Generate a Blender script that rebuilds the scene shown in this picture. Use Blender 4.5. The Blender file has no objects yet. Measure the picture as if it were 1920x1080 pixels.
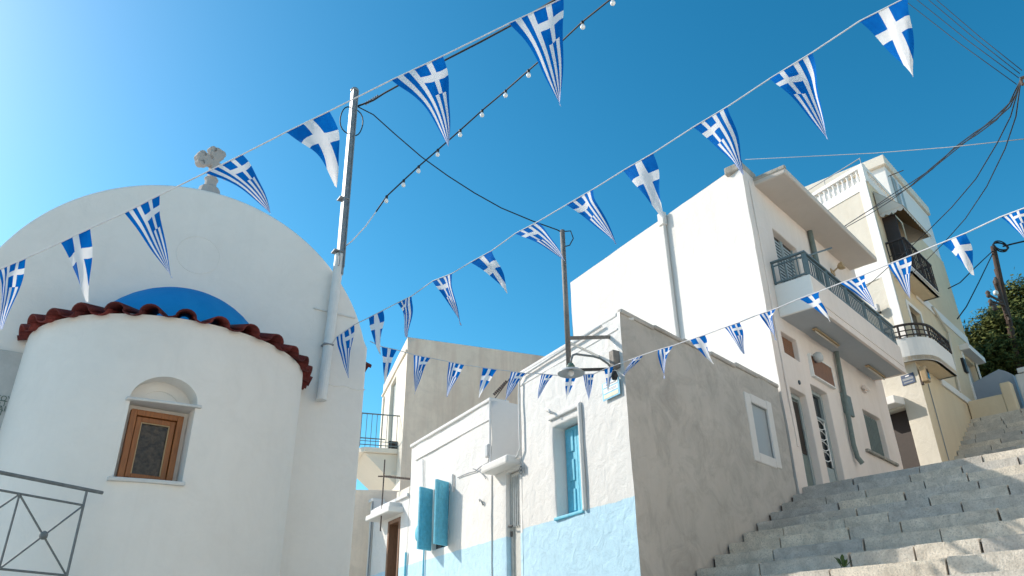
import bpy, bmesh, math, random
from math import sin, cos, tan, pi, radians, degrees, sqrt, atan2, floor, hypot
from mathutils import Vector, Matrix, noise

random.seed(7)
scene = bpy.context.scene
COL = scene.collection

# ------------------------------------------------------------------ camera, sky, sun, exposure
FPX, PITCH, ROLL, EYE = 1420.0, radians(26.7), radians(-0.8), 1.6
SUN_YAW, SUN_EL = -70.0, 33.0          # degrees; yaw from the +Y axis, clockwise
cam_data = bpy.data.cameras.new('camera')
cam_data.sensor_width = 36.0
cam_data.lens = FPX / 1920.0 * 36.0
cam_data.clip_start, cam_data.clip_end = 0.05, 3000
cam = bpy.data.objects.new('camera', cam_data); COL.objects.link(cam)
cam.matrix_world = Matrix.Translation((0, 0, EYE)) @ Matrix.Rotation(radians(90) + PITCH, 4, 'X') @ Matrix.Rotation(-ROLL * -1, 4, 'Z')
scene.camera = cam

world = bpy.data.worlds.new('World'); scene.world = world; world.use_nodes = True
wn = world.node_tree.nodes; wl = world.node_tree.links; wn.clear()
sky = wn.new('ShaderNodeTexSky'); sky.sky_type = 'NISHITA'; sky.sun_disc = False
sky.sun_elevation = radians(SUN_EL); sky.sun_rotation = radians(SUN_YAW)
sky.altitude = 0; sky.air_density = 1.0; sky.dust_density = 0.72; sky.ozone_density = 2.0
hs = wn.new('ShaderNodeHueSaturation'); hs.inputs['Saturation'].default_value = 1.38; hs.inputs['Hue'].default_value = 0.473
bg = wn.new('ShaderNodeBackground'); bg.inputs['Strength'].default_value = 0.079
wo = wn.new('ShaderNodeOutputWorld')
wl.new(sky.outputs[0], hs.inputs['Color']); gm = wn.new('ShaderNodeGamma'); gm.inputs[1].default_value = 1.2; wl.new(hs.outputs[0], gm.inputs[0]); wl.new(gm.outputs[0], bg.inputs['Color']); wl.new(bg.outputs[0], wo.inputs[0])

sd = bpy.data.lights.new('sun', 'SUN'); sd.energy = 2.7; sd.angle = radians(0.53); sd.color = (1.0, 0.915, 0.795)
sun = bpy.data.objects.new('sun', sd); COL.objects.link(sun)
to_sun = Vector((sin(radians(SUN_YAW)) * cos(radians(SUN_EL)), cos(radians(SUN_YAW)) * cos(radians(SUN_EL)), sin(radians(SUN_EL))))
sun.rotation_euler = to_sun.to_track_quat('Z', 'Y').to_euler(); sun.location = to_sun * 60

vs = scene.view_settings
vs.view_transform = 'Standard'; vs.look = 'None'; vs.gamma = 1.0; vs.use_curve_mapping = False; vs.exposure = 0.92
scene.render.engine = 'CYCLES'
scene.cycles.max_bounces = 8; scene.cycles.diffuse_bounces = 5

# ------------------------------------------------------------------ geometry helpers
O = Vector((0, 0, EYE))
_c, _s = cos(ROLL), sin(ROLL)
_R = Vector((1, 0, 0)); _F = Vector((0, cos(PITCH), sin(PITCH))); _U = Vector((0, -sin(PITCH), cos(PITCH)))
_R2 = _c * _R + _s * _U; _U2 = -_s * _R + _c * _U
def ray(x, y):
    d = _R2 * (x - 960) + _U2 * (540 - y) + _F * FPX
    return d / hypot(d.x, d.y)
def at_dist(x, y, D): return O + ray(x, y) * D
def at_height(x, y, z):
    r = ray(x, y); return O + r * ((z - EYE) / r.z)
class Plane:
    """an upright wall plane: s runs along it, n out of it, z up"""
    def __init__(self, p, yaw, out=1):
        self.p = Vector((p[0], p[1], 0)); y = radians(yaw); self.yaw = yaw
        self.u = Vector((sin(y), cos(y), 0)); self.n = Vector((self.u.y, -self.u.x, 0)) * out
    def pt(self, s, n, z): return self.p + self.u * s + self.n * n + Vector((0, 0, z))
    def uv(self, x, y, n=0.0):
        r = ray(x, y); t = ((self.p + self.n * n - O).dot(self.n)) / r.dot(self.n); q = O + r * t
        return ((q - self.p).dot(self.u), q.z)
    def at(self, x, y, n=0.0):
        s, z = self.uv(x, y, n); return self.pt(s, n, z)

ROOT = {}
def finish(o, label=None, cat=None, group=None, kind=None):
    if label: o['label'] = label
    if cat: o['category'] = cat
    if group: o['group'] = group
    if kind: o['kind'] = kind
    return o
def thing(name, loc, label, cat, group=None):
    o = bpy.data.objects.new(name, None); COL.objects.link(o); o.location = loc; o.empty_display_size = 0.3
    ROOT[o.name] = Vector(loc)
    return finish(o, label, cat, group)
def struct_root(name, loc):
    o = bpy.data.objects.new(name, None); COL.objects.link(o); o.location = loc; ROOT[o.name] = Vector(loc); o['kind'] = 'structure'
    return o
def link(name, mesh, parent, world_loc=None):
    o = bpy.data.objects.new(name, mesh); COL.objects.link(o)
    if parent is not None:
        o.parent = parent; base = ROOT[parent.name]; ROOT[o.name] = base
        o.location = (Vector(world_loc) - base) if world_loc is not None else (0, 0, 0)
    else:
        o.location = world_loc if world_loc is not None else (0, 0, 0)
        ROOT[o.name] = Vector(o.location)
    return o

class MB:
    def __init__(self): self.v = []; self.f = []; self.mi = []; self.uv = None
    def add(self, vs, fs, mi=0):
        k = len(self.v); self.v += [Vector(v) for v in vs]; self.f += [tuple(i + k for i in f) for f in fs]; self.mi += [mi] * len(fs); return self
    def box(self, pl, s0, s1, n0, n1, z0, z1, mi=0):
        P = [pl.pt(s, n, z) for z in (z0, z1) for n in (n0, n1) for s in (s0, s1)]
        return self.add(P, [(0, 1, 3, 2), (4, 6, 7, 5), (0, 4, 5, 1), (2, 3, 7, 6), (0, 2, 6, 4), (1, 5, 7, 3)], mi)
    def prism(self, poly, off, mi=0):
        n = len(poly); off = Vector(off)
        return self.add([Vector(p) for p in poly] + [Vector(p) + off for p in poly],
                        [tuple(range(n))[::-1], tuple(range(n, 2 * n))] + [(i, (i + 1) % n, n + (i + 1) % n, n + i) for i in range(n)], mi)
    def tube(self, pts, r, seg=8, mi=0, r1=None):
        pts = [Vector(p) for p in pts]; m = len(pts); vs = []; up = Vector((0, 0, 1)); last = None
        for i, p in enumerate(pts):
            t = (pts[min(i + 1, m - 1)] - pts[max(i - 1, 0)]).normalized()
            a = t.cross(up) if last is None else last - t * last.dot(t)
            if a.length < 1e-3: a = t.cross(Vector((1, 0, 0)))
            a.normalize(); last = a; b = t.cross(a)
            rr = r if r1 is None else r + (r1 - r) * i / (m - 1)
            vs += [p + (a * cos(2 * pi * k / seg) + b * sin(2 * pi * k / seg)) * rr for k in range(seg)]
        fs = [(i * seg + k, i * seg + (k + 1) % seg, (i + 1) * seg + (k + 1) % seg, (i + 1) * seg + k) for i in range(m - 1) for k in range(seg)]
        fs += [tuple(range(seg))[::-1], tuple((m - 1) * seg + k for k in range(seg))]
        return self.add(vs, fs, mi)
    def lathe(self, c, prof, seg=16, mi=0, axis=None):
        c = Vector(c); ax = (axis or Vector((0, 0, 1))).normalized(); a = ax.orthogonal().normalized(); b = ax.cross(a); vs = []
        for r, h in prof:
            vs += [c + ax * h + (a * cos(2 * pi * k / seg) + b * sin(2 * pi * k / seg)) * max(r, 1e-4) for k in range(seg)]
        m = len(prof)
        return self.add(vs, [(i * seg + k, i * seg + (k + 1) % seg, (i + 1) * seg + (k + 1) % seg, (i + 1) * seg + k) for i in range(m - 1) for k in range(seg)] +
                        [tuple(range(seg))[::-1], tuple((m - 1) * seg + k for k in range(seg))], mi)
    def build(self, name, mat, parent=None, bevel=0, smooth=False, seg=2):
        mats = mat if isinstance(mat, (list, tuple)) else [mat]
        if parent is None:
            lo = Vector((min(v[i] for v in self.v) for i in range(3))); hi = Vector((max(v[i] for v in self.v) for i in range(3)))
            base = Vector(((lo.x + hi.x) / 2, (lo.y + hi.y) / 2, lo.z))
        else: base = ROOT[parent.name]
        me = bpy.data.meshes.new(name)
        me.from_pydata([v - base for v in self.v], [], self.f)
        for m in mats: me.materials.append(m)
        me.polygons.foreach_set('material_index', self.mi)
        bm = bmesh.new(); bm.from_mesh(me); bmesh.ops.recalc_face_normals(bm, faces=bm.faces); bm.to_mesh(me); bm.free()
        if smooth: me.polygons.foreach_set('use_smooth', [True] * len(me.polygons)); 
        o = link(name, me, parent, None if parent is not None else base)
        if bevel:
            b = o.modifiers.new('soft', 'BEVEL'); b.width = bevel; b.segments = seg; b.limit_method = 'ANGLE'; b.angle_limit = radians(40)
        return o

_unit = {}
def unit(kind, mat):
    k = (kind, mat.name)
    if k in _unit: return _unit[k]
    me = bpy.data.meshes.new(kind); bm = bmesh.new()
    if kind == 'bar': bmesh.ops.create_cube(bm, size=1.0)
    else: bmesh.ops.create_cone(bm, cap_ends=True, segments=10, radius1=0.5, radius2=0.5, depth=1.0)
    bm.to_mesh(me); bm.free(); me.materials.append(mat)
    if kind != 'bar': me.polygons.foreach_set('use_smooth', [len(p.vertices) == 4 for p in me.polygons])
    _unit[k] = me; return me
def bar(name, a, b, w, mat, parent, d=None, kind='bar', side=None):
    """a straight bar from a to b, w wide and d deep, sharing one mesh"""
    a, b = Vector(a), Vector(b); t = b - a; L = t.length; z = t.normalized()
    x = side.normalized() if side is not None else (z.cross(Vector((0, 0, 1))) if abs(z.z) < 0.95 else Vector((1, 0, 0)))
    x = (x - z * x.dot(z)).normalized(); y = z.cross(x)
    o = link(name, unit(kind, mat), parent, (a + b) / 2)
    o.rotation_euler = Matrix((x, y, z)).transposed().to_euler(); o.scale = (w, d or w, L)
    return o
def rod(name, a, b, dia, mat, parent): return bar(name, a, b, dia, mat, parent, kind='rod')
def slab(name, pl, s0, s1, n0, n1, z0, z1, mat, parent, bevel=0.008):
    return MB().box(pl, s0, s1, n0, n1, z0, z1).build(name, mat, parent, bevel)

def wob(p, amp, f=1.1):
    v = noise.noise_vector(Vector(p) * f) + 0.45 * noise.noise_vector(Vector(p) * f * 3.1 + Vector((9, 4, 7)))
    return v * amp
def shell(name, corners, z0, z1, sides, mats, parent, amp=0.012, step=0.28, bevel=0.02, cap=True, freq=1.1):
    """outer skin of a building on the footprint `corners` (2D points in order); sides[i] = (material index, [holes (s0,s1,z0,z1,depth)]),
    s measured from corner i; z1 a number or one height per corner."""
    n = len(corners); C = [Vector((c[0], c[1], 0)) for c in corners]; Z1 = z1 if isinstance(z1, (list, tuple)) else [z1] * n
    vid = {}; V = []; F = []; MI = []
    def vert(p, fixed=False):
        k = (round(p.x, 4), round(p.y, 4), round(p.z, 4))
        if k not in vid:
            vid[k] = len(V); V.append(p + wob(p, amp, freq))
        return vid[k]
    cen = sum(C, Vector()) / n
    for i in range(n):
        a, b = C[i], C[(i + 1) % n]; L = (b - a).length; u = (b - a) / L; nin = Vector((-u.y, u.x, 0))
        if nin.dot(cen - a) < 0: nin = -nin
        mi, holes = sides.get(i, (0, []))
        def cuts(lo, hi, extra):
            e = sorted({lo, hi} | {x for x in extra if lo < x < hi}); out = []
            for p, q in zip(e, e[1:]):
                k = max(1, int(math.ceil((q - p) / step))); out += [p + (q - p) * j / k for j in range(k)]
            return out + [hi]
        visible = i in sides
        if not visible:
            q = [vert(a + Vector((0, 0, z0))), vert(b + Vector((0, 0, z0))), vert(b + Vector((0, 0, Z1[(i + 1) % n]))), vert(a + Vector((0, 0, Z1[i])))]
            F.append(q); MI.append(mi); continue
        ss = cuts(0.0, L, [x for h in holes for x in h[:2]]); zt = max(Z1[i], Z1[(i + 1) % n])
        zs = cuts(z0, zt, [x for h in holes for x in h[2:4]])
        def P(s, z, d=0.0):
            top = Z1[i] + (Z1[(i + 1) % n] - Z1[i]) * s / L
            hz = max([h[3] for h in holes], default=z0)
            if z > hz: z = hz + (z - hz) * (top - hz) / (zt - hz)      # slope the top courses only
            return a + u * s + nin * d + Vector((0, 0, z))
        def inhole(s, z):
            for h in holes:
                if h[0] < s < h[1] and h[2] < z < h[3]: return h
        for s_a, s_b in zip(ss, ss[1:]):
            for z_a, z_b in zip(zs, zs[1:]):
                h = inhole((s_a + s_b) / 2, (z_a + z_b) / 2)
                d = h[4] if h else 0.0
                F.append([vert(P(s_a, z_a, d)), vert(P(s_b, z_a, d)), vert(P(s_b, z_b, d)), vert(P(s_a, z_b, d))]); MI.append(mi)
                if h:
                    for (p, q, edge) in (((s_a, z_a), (s_b, z_a), abs(z_a - h[2]) < 1e-5), ((s_a, z_b), (s_b, z_b), abs(z_b - h[3]) < 1e-5),
                                         ((s_a, z_a), (s_a, z_b), abs(s_a - h[0]) < 1e-5), ((s_b, z_a), (s_b, z_b), abs(s_b - h[1]) < 1e-5)):
                        if edge:
                            F.append([vert(P(*p)), vert(P(*q)), vert(P(*q, d)), vert(P(*p, d))]); MI.append(mi)
    base = ROOT[parent.name]
    me = bpy.data.meshes.new(name)
    if cap:
        F.append([vert(C[i] + Vector((0, 0, Z1[i]))) for i in range(n)]); MI.append(sides.get('cap', 0))
    me.from_pydata([v - base for v in V], [], F)
    for m in mats: me.materials.append(m)
    me.polygons.foreach_set('material_index', MI)
    bm = bmesh.new(); bm.from_mesh(me); bmesh.ops.recalc_face_normals(bm, faces=bm.faces); bm.to_mesh(me); bm.free()
    me.polygons.foreach_set('use_smooth', [True] * len(me.polygons))
    o = link(name, me, parent)
    if bevel:
        b = o.modifiers.new('soft', 'BEVEL'); b.width = bevel; b.segments = 3; b.limit_method = 'ANGLE'; b.angle_limit = radians(45)
    w = o.modifiers.new('edge', 'EDGE_SPLIT'); w.split_angle = radians(50)
    return o

# ------------------------------------------------------------------ materials
def nt(name):
    m = bpy.data.materials.new(name); m.use_nodes = True; n = m.node_tree.nodes; n.clear()
    out = n.new('ShaderNodeOutputMaterial'); b = n.new('ShaderNodeBsdfPrincipled'); m.node_tree.links.new(b.outputs[0], out.inputs[0])
    return m, n, m.node_tree.links, b
def rgba(c): return (c[0], c[1], c[2], 1.0)
def noise_node(n, l, scale, detail=4, rough=0.55, coord=None, dist=0.0):
    t = n.new('ShaderNodeTexNoise'); t.inputs['Scale'].default_value = scale; t.inputs['Detail'].default_value = detail
    t.inputs['Roughness'].default_value = rough; t.inputs['Distortion'].default_value = dist
    if coord is not None: l.new(coord, t.inputs['Vector'])
    return t
def ramp(n, l, src, a, b, ca, cb):
    r = n.new('ShaderNodeValToRGB'); r.color_ramp.elements[0].position = a; r.color_ramp.elements[1].position = b
    r.color_ramp.elements[0].color = rgba(ca); r.color_ramp.elements[1].color = rgba(cb); l.new(src, r.inputs[0]); return r
def mixc(n, l, f, a, b):
    m = n.new('ShaderNodeMix'); m.data_type = 'RGBA'
    for i, x in ((0, f), (6, a), (7, b)):
        if isinstance(x, (int, float)): m.inputs[i].default_value = x
        elif isinstance(x, (tuple, list)): m.inputs[i].default_value = rgba(x)
        else: l.new(x, m.inputs[i])
    return m.outputs[2]
def plaster(name, col, var=0.06, bump=0.25, scale=1.0, stain=None, stain_amt=0.0, rough=0.9, dado=None, mottle=None, streak=0.0):
    m, n, l, b = nt(name); pos = n.new('ShaderNodeNewGeometry').outputs['Position']
    big = noise_node(n, l, 0.55 * scale, 5, 0.6, pos); fine = noise_node(n, l, 42 * scale, 4, 0.65, pos); mid = noise_node(n, l, 5.5 * scale, 4, 0.6, pos, 0.6)
    lo = [c * (1 - var) for c in col]; hi = [min(0.9, c * (1 + var * 0.6)) for c in col]
    c = ramp(n, l, big.outputs[0], 0.32, 0.68, lo, hi).outputs[0]
    c = mixc(n, l, ramp(n, l, mid.outputs[0], 0.35, 0.75, (0, 0, 0), (0.35, 0.35, 0.35)).outputs[0], c, tuple(x * (1 - var) for x in lo))
    if stain:
        mp = n.new('ShaderNodeMapping'); mp.inputs['Scale'].default_value = (1.6, 1.6, 0.22); l.new(pos, mp.inputs[0])
        st = noise_node(n, l, 1.3, 7, 0.68, mp.outputs[0], 0.4)
        f = ramp(n, l, st.outputs[0], 0.46, 0.72, (0, 0, 0), (stain_amt,) * 3)
        c = mixc(n, l, f.outputs[0], c, stain)
    if mottle:
        mo = noise_node(n, l, 2.1, 8, 0.72, pos, 0.9)
        c = mixc(n, l, ramp(n, l, mo.outputs[0], 0.46, 0.70, (0, 0, 0), (mottle[1],) * 3).outputs[0], c, mottle[0])
    if streak:
        mp = n.new('ShaderNodeMapping'); mp.inputs['Scale'].default_value = (9, 9, 0.35); l.new(pos, mp.inputs[0])
        st = noise_node(n, l, 1.0, 6, 0.7, mp.outputs[0])
        f = ramp(n, l, st.outputs[0], 0.52, 0.8, (0, 0, 0), (streak,) * 3)
        c = mixc(n, l, f.outputs[0], c, tuple(x * 0.55 for x in col))
    if dado:
        sep = n.new('ShaderNodeSeparateXYZ'); l.new(pos, sep.inputs[0])
        wobn = noise_node(n, l, 3.0, 5, 0.7, pos)
        ma = n.new('ShaderNodeMath'); ma.operation = 'MULTIPLY_ADD'; ma.inputs[1].default_value = 0.075; l.new(wobn.outputs[0], ma.inputs[0]); l.new(sep.outputs[2], ma.inputs[2])
        lt = n.new('ShaderNodeMapRange'); lt.inputs[1].default_value = dado[0] + 0.037 - 0.004; lt.inputs[2].default_value = dado[0] + 0.037 + 0.006; lt.inputs[3].default_value = 1; lt.inputs[4].default_value = 0
        l.new(ma.outputs[0], lt.inputs[0])
        dn = noise_node(n, l, 9.0, 6, 0.7, pos)
        dc = ramp(n, l, dn.outputs[0], 0.3, 0.75, dado[1], tuple(min(0.9, x * 1.22) for x in dado[1])).outputs[0]
        c = mixc(n, l, lt.outputs[0], c, dc)
    l.new(c, b.inputs['Base Color']); b.inputs['Roughness'].default_value = rough; b.inputs['Specular IOR Level'].default_value = 0.25
    bp1 = n.new('ShaderNodeBump'); bp1.inputs['Strength'].default_value = bump * 0.6; bp1.inputs['Distance'].default_value = 0.008; l.new(fine.outputs[0], bp1.inputs['Height'])
    bp2 = n.new('ShaderNodeBump'); bp2.inputs['Strength'].default_value = bump; bp2.inputs['Distance'].default_value = 0.05; l.new(mid.outputs[0], bp2.inputs['Height']); l.new(bp1.outputs[0], bp2.inputs['Normal'])
    l.new(bp2.outputs[0], b.inputs['Normal'])
    return m
def paint(name, col, rough=0.5, metal=0.0, var=0.12, bump=0.08, scale=14, wear=None, spec=0.4):
    m, n, l, b = nt(name); pos = n.new('ShaderNodeTexCoord').outputs['Object']; geo = n.new('ShaderNodeNewGeometry').outputs['Position']
    t = noise_node(n, l, scale, 5, 0.65, geo)
    c = ramp(n, l, t.outputs[0], 0.3, 0.72, tuple(x * (1 - var) for x in col), tuple(min(0.92, x * (1 + var)) for x in col)).outputs[0]
    if wear:
        w = noise_node(n, l, scale * 0.8, 8, 0.75, geo)
        c = mixc(n, l, ramp(n, l, w.outputs[0], 0.58, 0.66, (0, 0, 0), (0.7, 0.7, 0.7)).outputs[0], c, wear)
    l.new(c, b.inputs['Base Color']); b.inputs['Roughness'].default_value = rough; b.inputs['Metallic'].default_value = metal; b.inputs['Specular IOR Level'].default_value = spec
    if bump:
        bp = n.new('ShaderNodeBump'); bp.inputs['Strength'].default_value = bump; bp.inputs['Distance'].default_value = 0.01; l.new(t.outputs[0], bp.inputs['Height']); l.new(bp.outputs[0], b.inputs['Normal'])
    return m
def wood(name, col, rough=0.5):
    m, n, l, b = nt(name); geo = n.new('ShaderNodeNewGeometry').outputs['Position']
    mp = n.new('ShaderNodeMapping'); mp.inputs['Scale'].default_value = (30, 30, 3); l.new(geo, mp.inputs[0])
    t = noise_node(n, l, 1.5, 6, 0.65, mp.outputs[0], 1.2)
    l.new(ramp(n, l, t.outputs[0], 0.3, 0.7, tuple(x * 0.6 for x in col), tuple(x * 1.2 for x in col)).outputs[0], b.inputs['Base Color'])
    b.inputs['Roughness'].default_value = rough
    bp = n.new('ShaderNodeBump'); bp.inputs['Strength'].default_value = 0.15; bp.inputs['Distance'].default_value = 0.004; l.new(t.outputs[0], bp.inputs['Height']); l.new(bp.outputs[0], b.inputs['Normal'])
    return m
def glass(name, col, bumpscale=0, rough=0.08):
    m, n, l, b = nt(name); b.inputs['Base Color'].default_value = rgba(col); b.inputs['Roughness'].default_value = rough; b.inputs['Specular IOR Level'].default_value = 0.6
    if bumpscale:
        geo = n.new('ShaderNodeNewGeometry').outputs['Position']
        t = n.new('ShaderNodeTexVoronoi'); t.inputs['Scale'].default_value = bumpscale; l.new(geo, t.inputs['Vector'])
        t2 = noise_node(n, l, bumpscale * 0.7, 3, 0.5, geo)
        l.new(ramp(n, l, t2.outputs[0], 0.35, 0.7, tuple(x * 0.35 for x in col), tuple(x * 2.2 for x in col)).outputs[0], b.inputs['Base Color'])
        bp = n.new('ShaderNodeBump'); bp.inputs['Strength'].default_value = 0.7; bp.inputs['Distance'].default_value = 0.02; l.new(t2.outputs[0], bp.inputs['Height']); l.new(bp.outputs[0], b.inputs['Normal'])
    return m
def stone(name, col, var=0.33):
    m, n, l, b = nt(name); geo = n.new('ShaderNodeNewGeometry').outputs['Position']
    oi = n.new('ShaderNodeObjectInfo')
    a = noise_node(n, l, 3.5, 7, 0.7, geo, 0.8); g = noise_node(n, l, 55, 4, 0.7, geo)
    c = ramp(n, l, a.outputs[0], 0.28, 0.74, tuple(x * (1 - var) for x in col), tuple(x * (1 + var) for x in col)).outputs[0]
    tint = ramp(n, l, oi.outputs['Random'], 0.0, 1.0, (0.80, 0.82, 0.86), (1.14, 1.08, 1.0)).outputs[0]
    mm = n.new('ShaderNodeMix'); mm.data_type = 'RGBA'; mm.blend_type = 'MULTIPLY'; mm.inputs[0].default_value = 1.0; l.new(c, mm.inputs[6]); l.new(tint, mm.inputs[7])
    sp = ramp(n, l, g.outputs[0], 0.50, 0.64, (0, 0, 0), (0.6, 0.6, 0.6)).outputs[0]
    c2 = mixc(n, l, sp, mm.outputs[2], tuple(x * 0.5 for x in col))
    ru = noise_node(n, l, 1.7, 5, 0.7, geo)
    c2 = mixc(n, l, ramp(n, l, ru.outputs[0], 0.6, 0.78, (0, 0, 0), (0.4, 0.4, 0.4)).outputs[0], c2, (0.36, 0.25, 0.17))
    l.new(c2, b.inputs['Base Color']); b.inputs['Roughness'].default_value = 0.88; b.inputs['Specular IOR Level'].default_value = 0.3
    wv = n.new('ShaderNodeTexWave'); wv.inputs['Scale'].default_value = 9; wv.inputs['Distortion'].default_value = 14; wv.inputs['Detail'].default_value = 3; l.new(geo, wv.inputs['Vector'])
    bp = n.new('ShaderNodeBump'); bp.inputs['Strength'].default_value = 0.5; bp.inputs['Distance'].default_value = 0.012; l.new(g.outputs[0], bp.inputs['Height'])
    b2 = n.new('ShaderNodeBump'); b2.inputs['Strength'].default_value = 0.12; b2.inputs['Distance'].default_value = 0.015; l.new(wv.outputs[0], b2.inputs['Height']); l.new(bp.outputs[0], b2.inputs['Normal'])
    l.new(b2.outputs[0], b.inputs['Normal'])
    return m

M = {}
M['chapel'] = plaster('chapel_whitewash', (0.81, 0.775, 0.73), 0.035, 0.16, 1.0, streak=0.07, mottle=((0.745, 0.71, 0.665), 0.7))
M['white'] = plaster('whitewash', (0.69, 0.68, 0.66), 0.04, 0.25, 1.0)
M['white_dado'] = plaster('whitewash_blue_base', (0.69, 0.68, 0.66), 0.05, 0.45, 1.0, dado=(3.44, (0.40, 0.58, 0.69)), streak=0.12)
M['white_dado_low'] = plaster('whitewash_blue_base_low', (0.69, 0.68, 0.66), 0.05, 0.4, 1.0, dado=(3.40, (0.40, 0.58, 0.69)), streak=0.12)
M['grey'] = plaster('cement_render', (0.51, 0.475, 0.435), 0.10, 0.4, 0.9, stain=(0.36, 0.335, 0.305), stain_amt=0.35, mottle=((0.30, 0.28, 0.255), 0.7), streak=0.15)
M['tan'] = plaster('weathered_tan_render', (0.82, 0.68, 0.55), 0.1, 0.25, 1.0, stain=(0.60, 0.44, 0.35), stain_amt=0.7, streak=0.3, mottle=((0.62, 0.50, 0.41), 0.5))
M['cream'] = plaster('cream_paint', (0.74, 0.68, 0.585), 0.05, 0.15)
M['bldg'] = plaster('white_building_paint', (0.68, 0.66, 0.635), 0.05, 0.28, stain=(0.60, 0.56, 0.51), stain_amt=0.35, streak=0.10, mottle=((0.64, 0.615, 0.585), 0.5))
M['face'] = plaster('white_building_facade', (0.78, 0.685, 0.625), 0.05, 0.15, stain=(0.64, 0.54, 0.47), stain_amt=0.4, streak=0.15)
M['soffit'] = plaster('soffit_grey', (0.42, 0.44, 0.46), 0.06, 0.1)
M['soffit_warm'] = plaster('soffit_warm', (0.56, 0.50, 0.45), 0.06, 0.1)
M['beige'] = plaster('beige_render', (0.70, 0.58, 0.41), 0.06, 0.18, stain=(0.58, 0.47, 0.33), stain_amt=0.4)
M['beige_side'] = plaster('pale_beige_render', (0.62, 0.58, 0.50), 0.07, 0.3, stain=(0.50, 0.45, 0.36), stain_amt=0.5)
M['trim'] = plaster('trim_white', (0.78, 0.76, 0.73), 0.04, 0.12)
M['moss'] = plaster('weathered_edge', (0.45, 0.42, 0.37), 0.2, 0.5, stain=(0.15, 0.14, 0.12), stain_amt=0.8)
M['winframe'] = plaster('painted_surround', (0.66, 0.64, 0.62), 0.05, 0.25)
M['bluewall'] = plaster('grey_blue_render', (0.38, 0.42, 0.48), 0.08, 0.2)
M['dome'] = plaster('blue_dome_paint', (0.006, 0.235, 0.55), 0.10, 0.2, 1.0, mottle=((0.02, 0.27, 0.58), 0.5))
def tile_mat():
    m = paint('oxblood_tile', (0.135, 0.028, 0.026), 0.75, 0, 0.35, 0.3, 22, spec=0.2); n, l = m.node_tree.nodes, m.node_tree.links
    b = [x for x in n if x.type == 'BSDF_PRINCIPLED'][0]; src = b.inputs['Base Color'].links[0].from_socket
    oi = n.new('ShaderNodeObjectInfo'); t = ramp(n, l, oi.outputs['Random'], 0, 1, (0.65, 0.7, 0.75), (1.35, 1.25, 1.15))
    mm = n.new('ShaderNodeMix'); mm.data_type = 'RGBA'; mm.blend_type = 'MULTIPLY'; mm.inputs[0].default_value = 1.0
    l.new(src, mm.inputs[6]); l.new(t.outputs[0], mm.inputs[7]); l.new(mm.outputs[2], b.inputs['Base Color']); return m
M['tile'] = tile_mat()
M['wood'] = wood('varnished_wood', (0.30, 0.105, 0.028))
M['wood_dark'] = wood('brown_door_wood', (0.20, 0.10, 0.055))
M['sign_wood'] = wood('sign_board', (0.22, 0.095, 0.045), 0.6)
M['pane'] = glass('rippled_glass', (0.028, 0.02, 0.014), 34, 0.45)
M['dark_glass'] = glass('dark_glass', (0.02, 0.025, 0.03))
M['grey_glass'] = glass('frosted_grey_pane', (0.30, 0.33, 0.35), 0, 0.4)
M['marble'] = plaster('marble', (0.62, 0.62, 0.61), 0.12, 0.05, 6.0, rough=0.5)
M['plaque'] = plaster('plaque_marble', (0.47, 0.48, 0.475), 0.12, 0.06, 5.0, rough=0.6)
M['letter'] = paint('engraved_letters', (0.08, 0.14, 0.12), 0.8)
M['rail'] = paint('grey_iron', (0.15, 0.17, 0.18), 0.5, 0.0, 0.2, 0.1, 20)
M['galv'] = paint('galvanised_steel', (0.27, 0.28, 0.29), 0.5, 0.35, 0.2, 0.1, 12)
M['cross'] = plaster('weathered_stone', (0.42, 0.39, 0.37), 0.12, 0.3)
M['pipe_white'] = paint('white_pipe', (0.70, 0.69, 0.67), 0.5, 0, 0.06, 0.05, 8)
M['shutter'] = paint('turquoise_shutter', (0.14, 0.50, 0.66), 0.6, 0, 0.14, 0.12, 16, wear=(0.28, 0.55, 0.66))
M['meter'] = paint('turquoise_box', (0.10, 0.42, 0.58), 0.5)
M['grey_door'] = paint('grey_door', (0.50, 0.50, 0.47), 0.5)
M['iron_white'] = paint('white_iron', (0.72, 0.72, 0.70), 0.5)
M['green_grey'] = paint('grey_green_paint', (0.14, 0.175, 0.165), 0.55, 0, 0.15, 0.1, 10)
M['rail_green'] = paint('balcony_rail_paint', (0.12, 0.165, 0.18), 0.5, 0, 0.15, 0.06, 12)
M['shutter_grey'] = paint('grey_shutter', (0.30, 0.34, 0.34), 0.55)
M['black'] = paint('black_metal', (0.02, 0.02, 0.022), 0.5)
M['dark_brown'] = paint('dark_brown_shutter', (0.035, 0.024, 0.02), 0.6)
M['cable'] = paint('black_cable', (0.012, 0.014, 0.018), 0.6, bump=0)
M['cable_grey'] = paint('grey_cable', (0.22, 0.24, 0.26), 0.6, bump=0)
M['rope'] = paint('white_rope', (0.62, 0.62, 0.64), 0.9, bump=0)
M['wood_pole'] = wood('creosote_pole', (0.075, 0.048, 0.036), 0.9)
M['lamp_enamel'] = paint('grey_enamel', (0.48, 0.49, 0.49), 0.35, 0, 0.08)
M['lamp_green'] = paint('green_cap', (0.09, 0.15, 0.12), 0.5)
M['rust'] = paint('rusty_iron', (0.11, 0.085, 0.075), 0.8, 0.2, 0.3, 0.3, 20)
M['old_iron'] = paint('weathered_post', (0.20, 0.185, 0.17), 0.7, 0.3, 0.3, 0.25, 9)
M['sign_blue'] = paint('street_sign_blue', (0.02, 0.05, 0.12), 0.4)
M['sign_cyan'] = paint('notice_board_blue', (0.20, 0.52, 0.72), 0.4)
M['sign_white'] = paint('sign_white', (0.72, 0.74, 0.76), 0.5)
M['sign_yellow'] = paint('sign_yellow', (0.62, 0.60, 0.44), 0.5)
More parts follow.
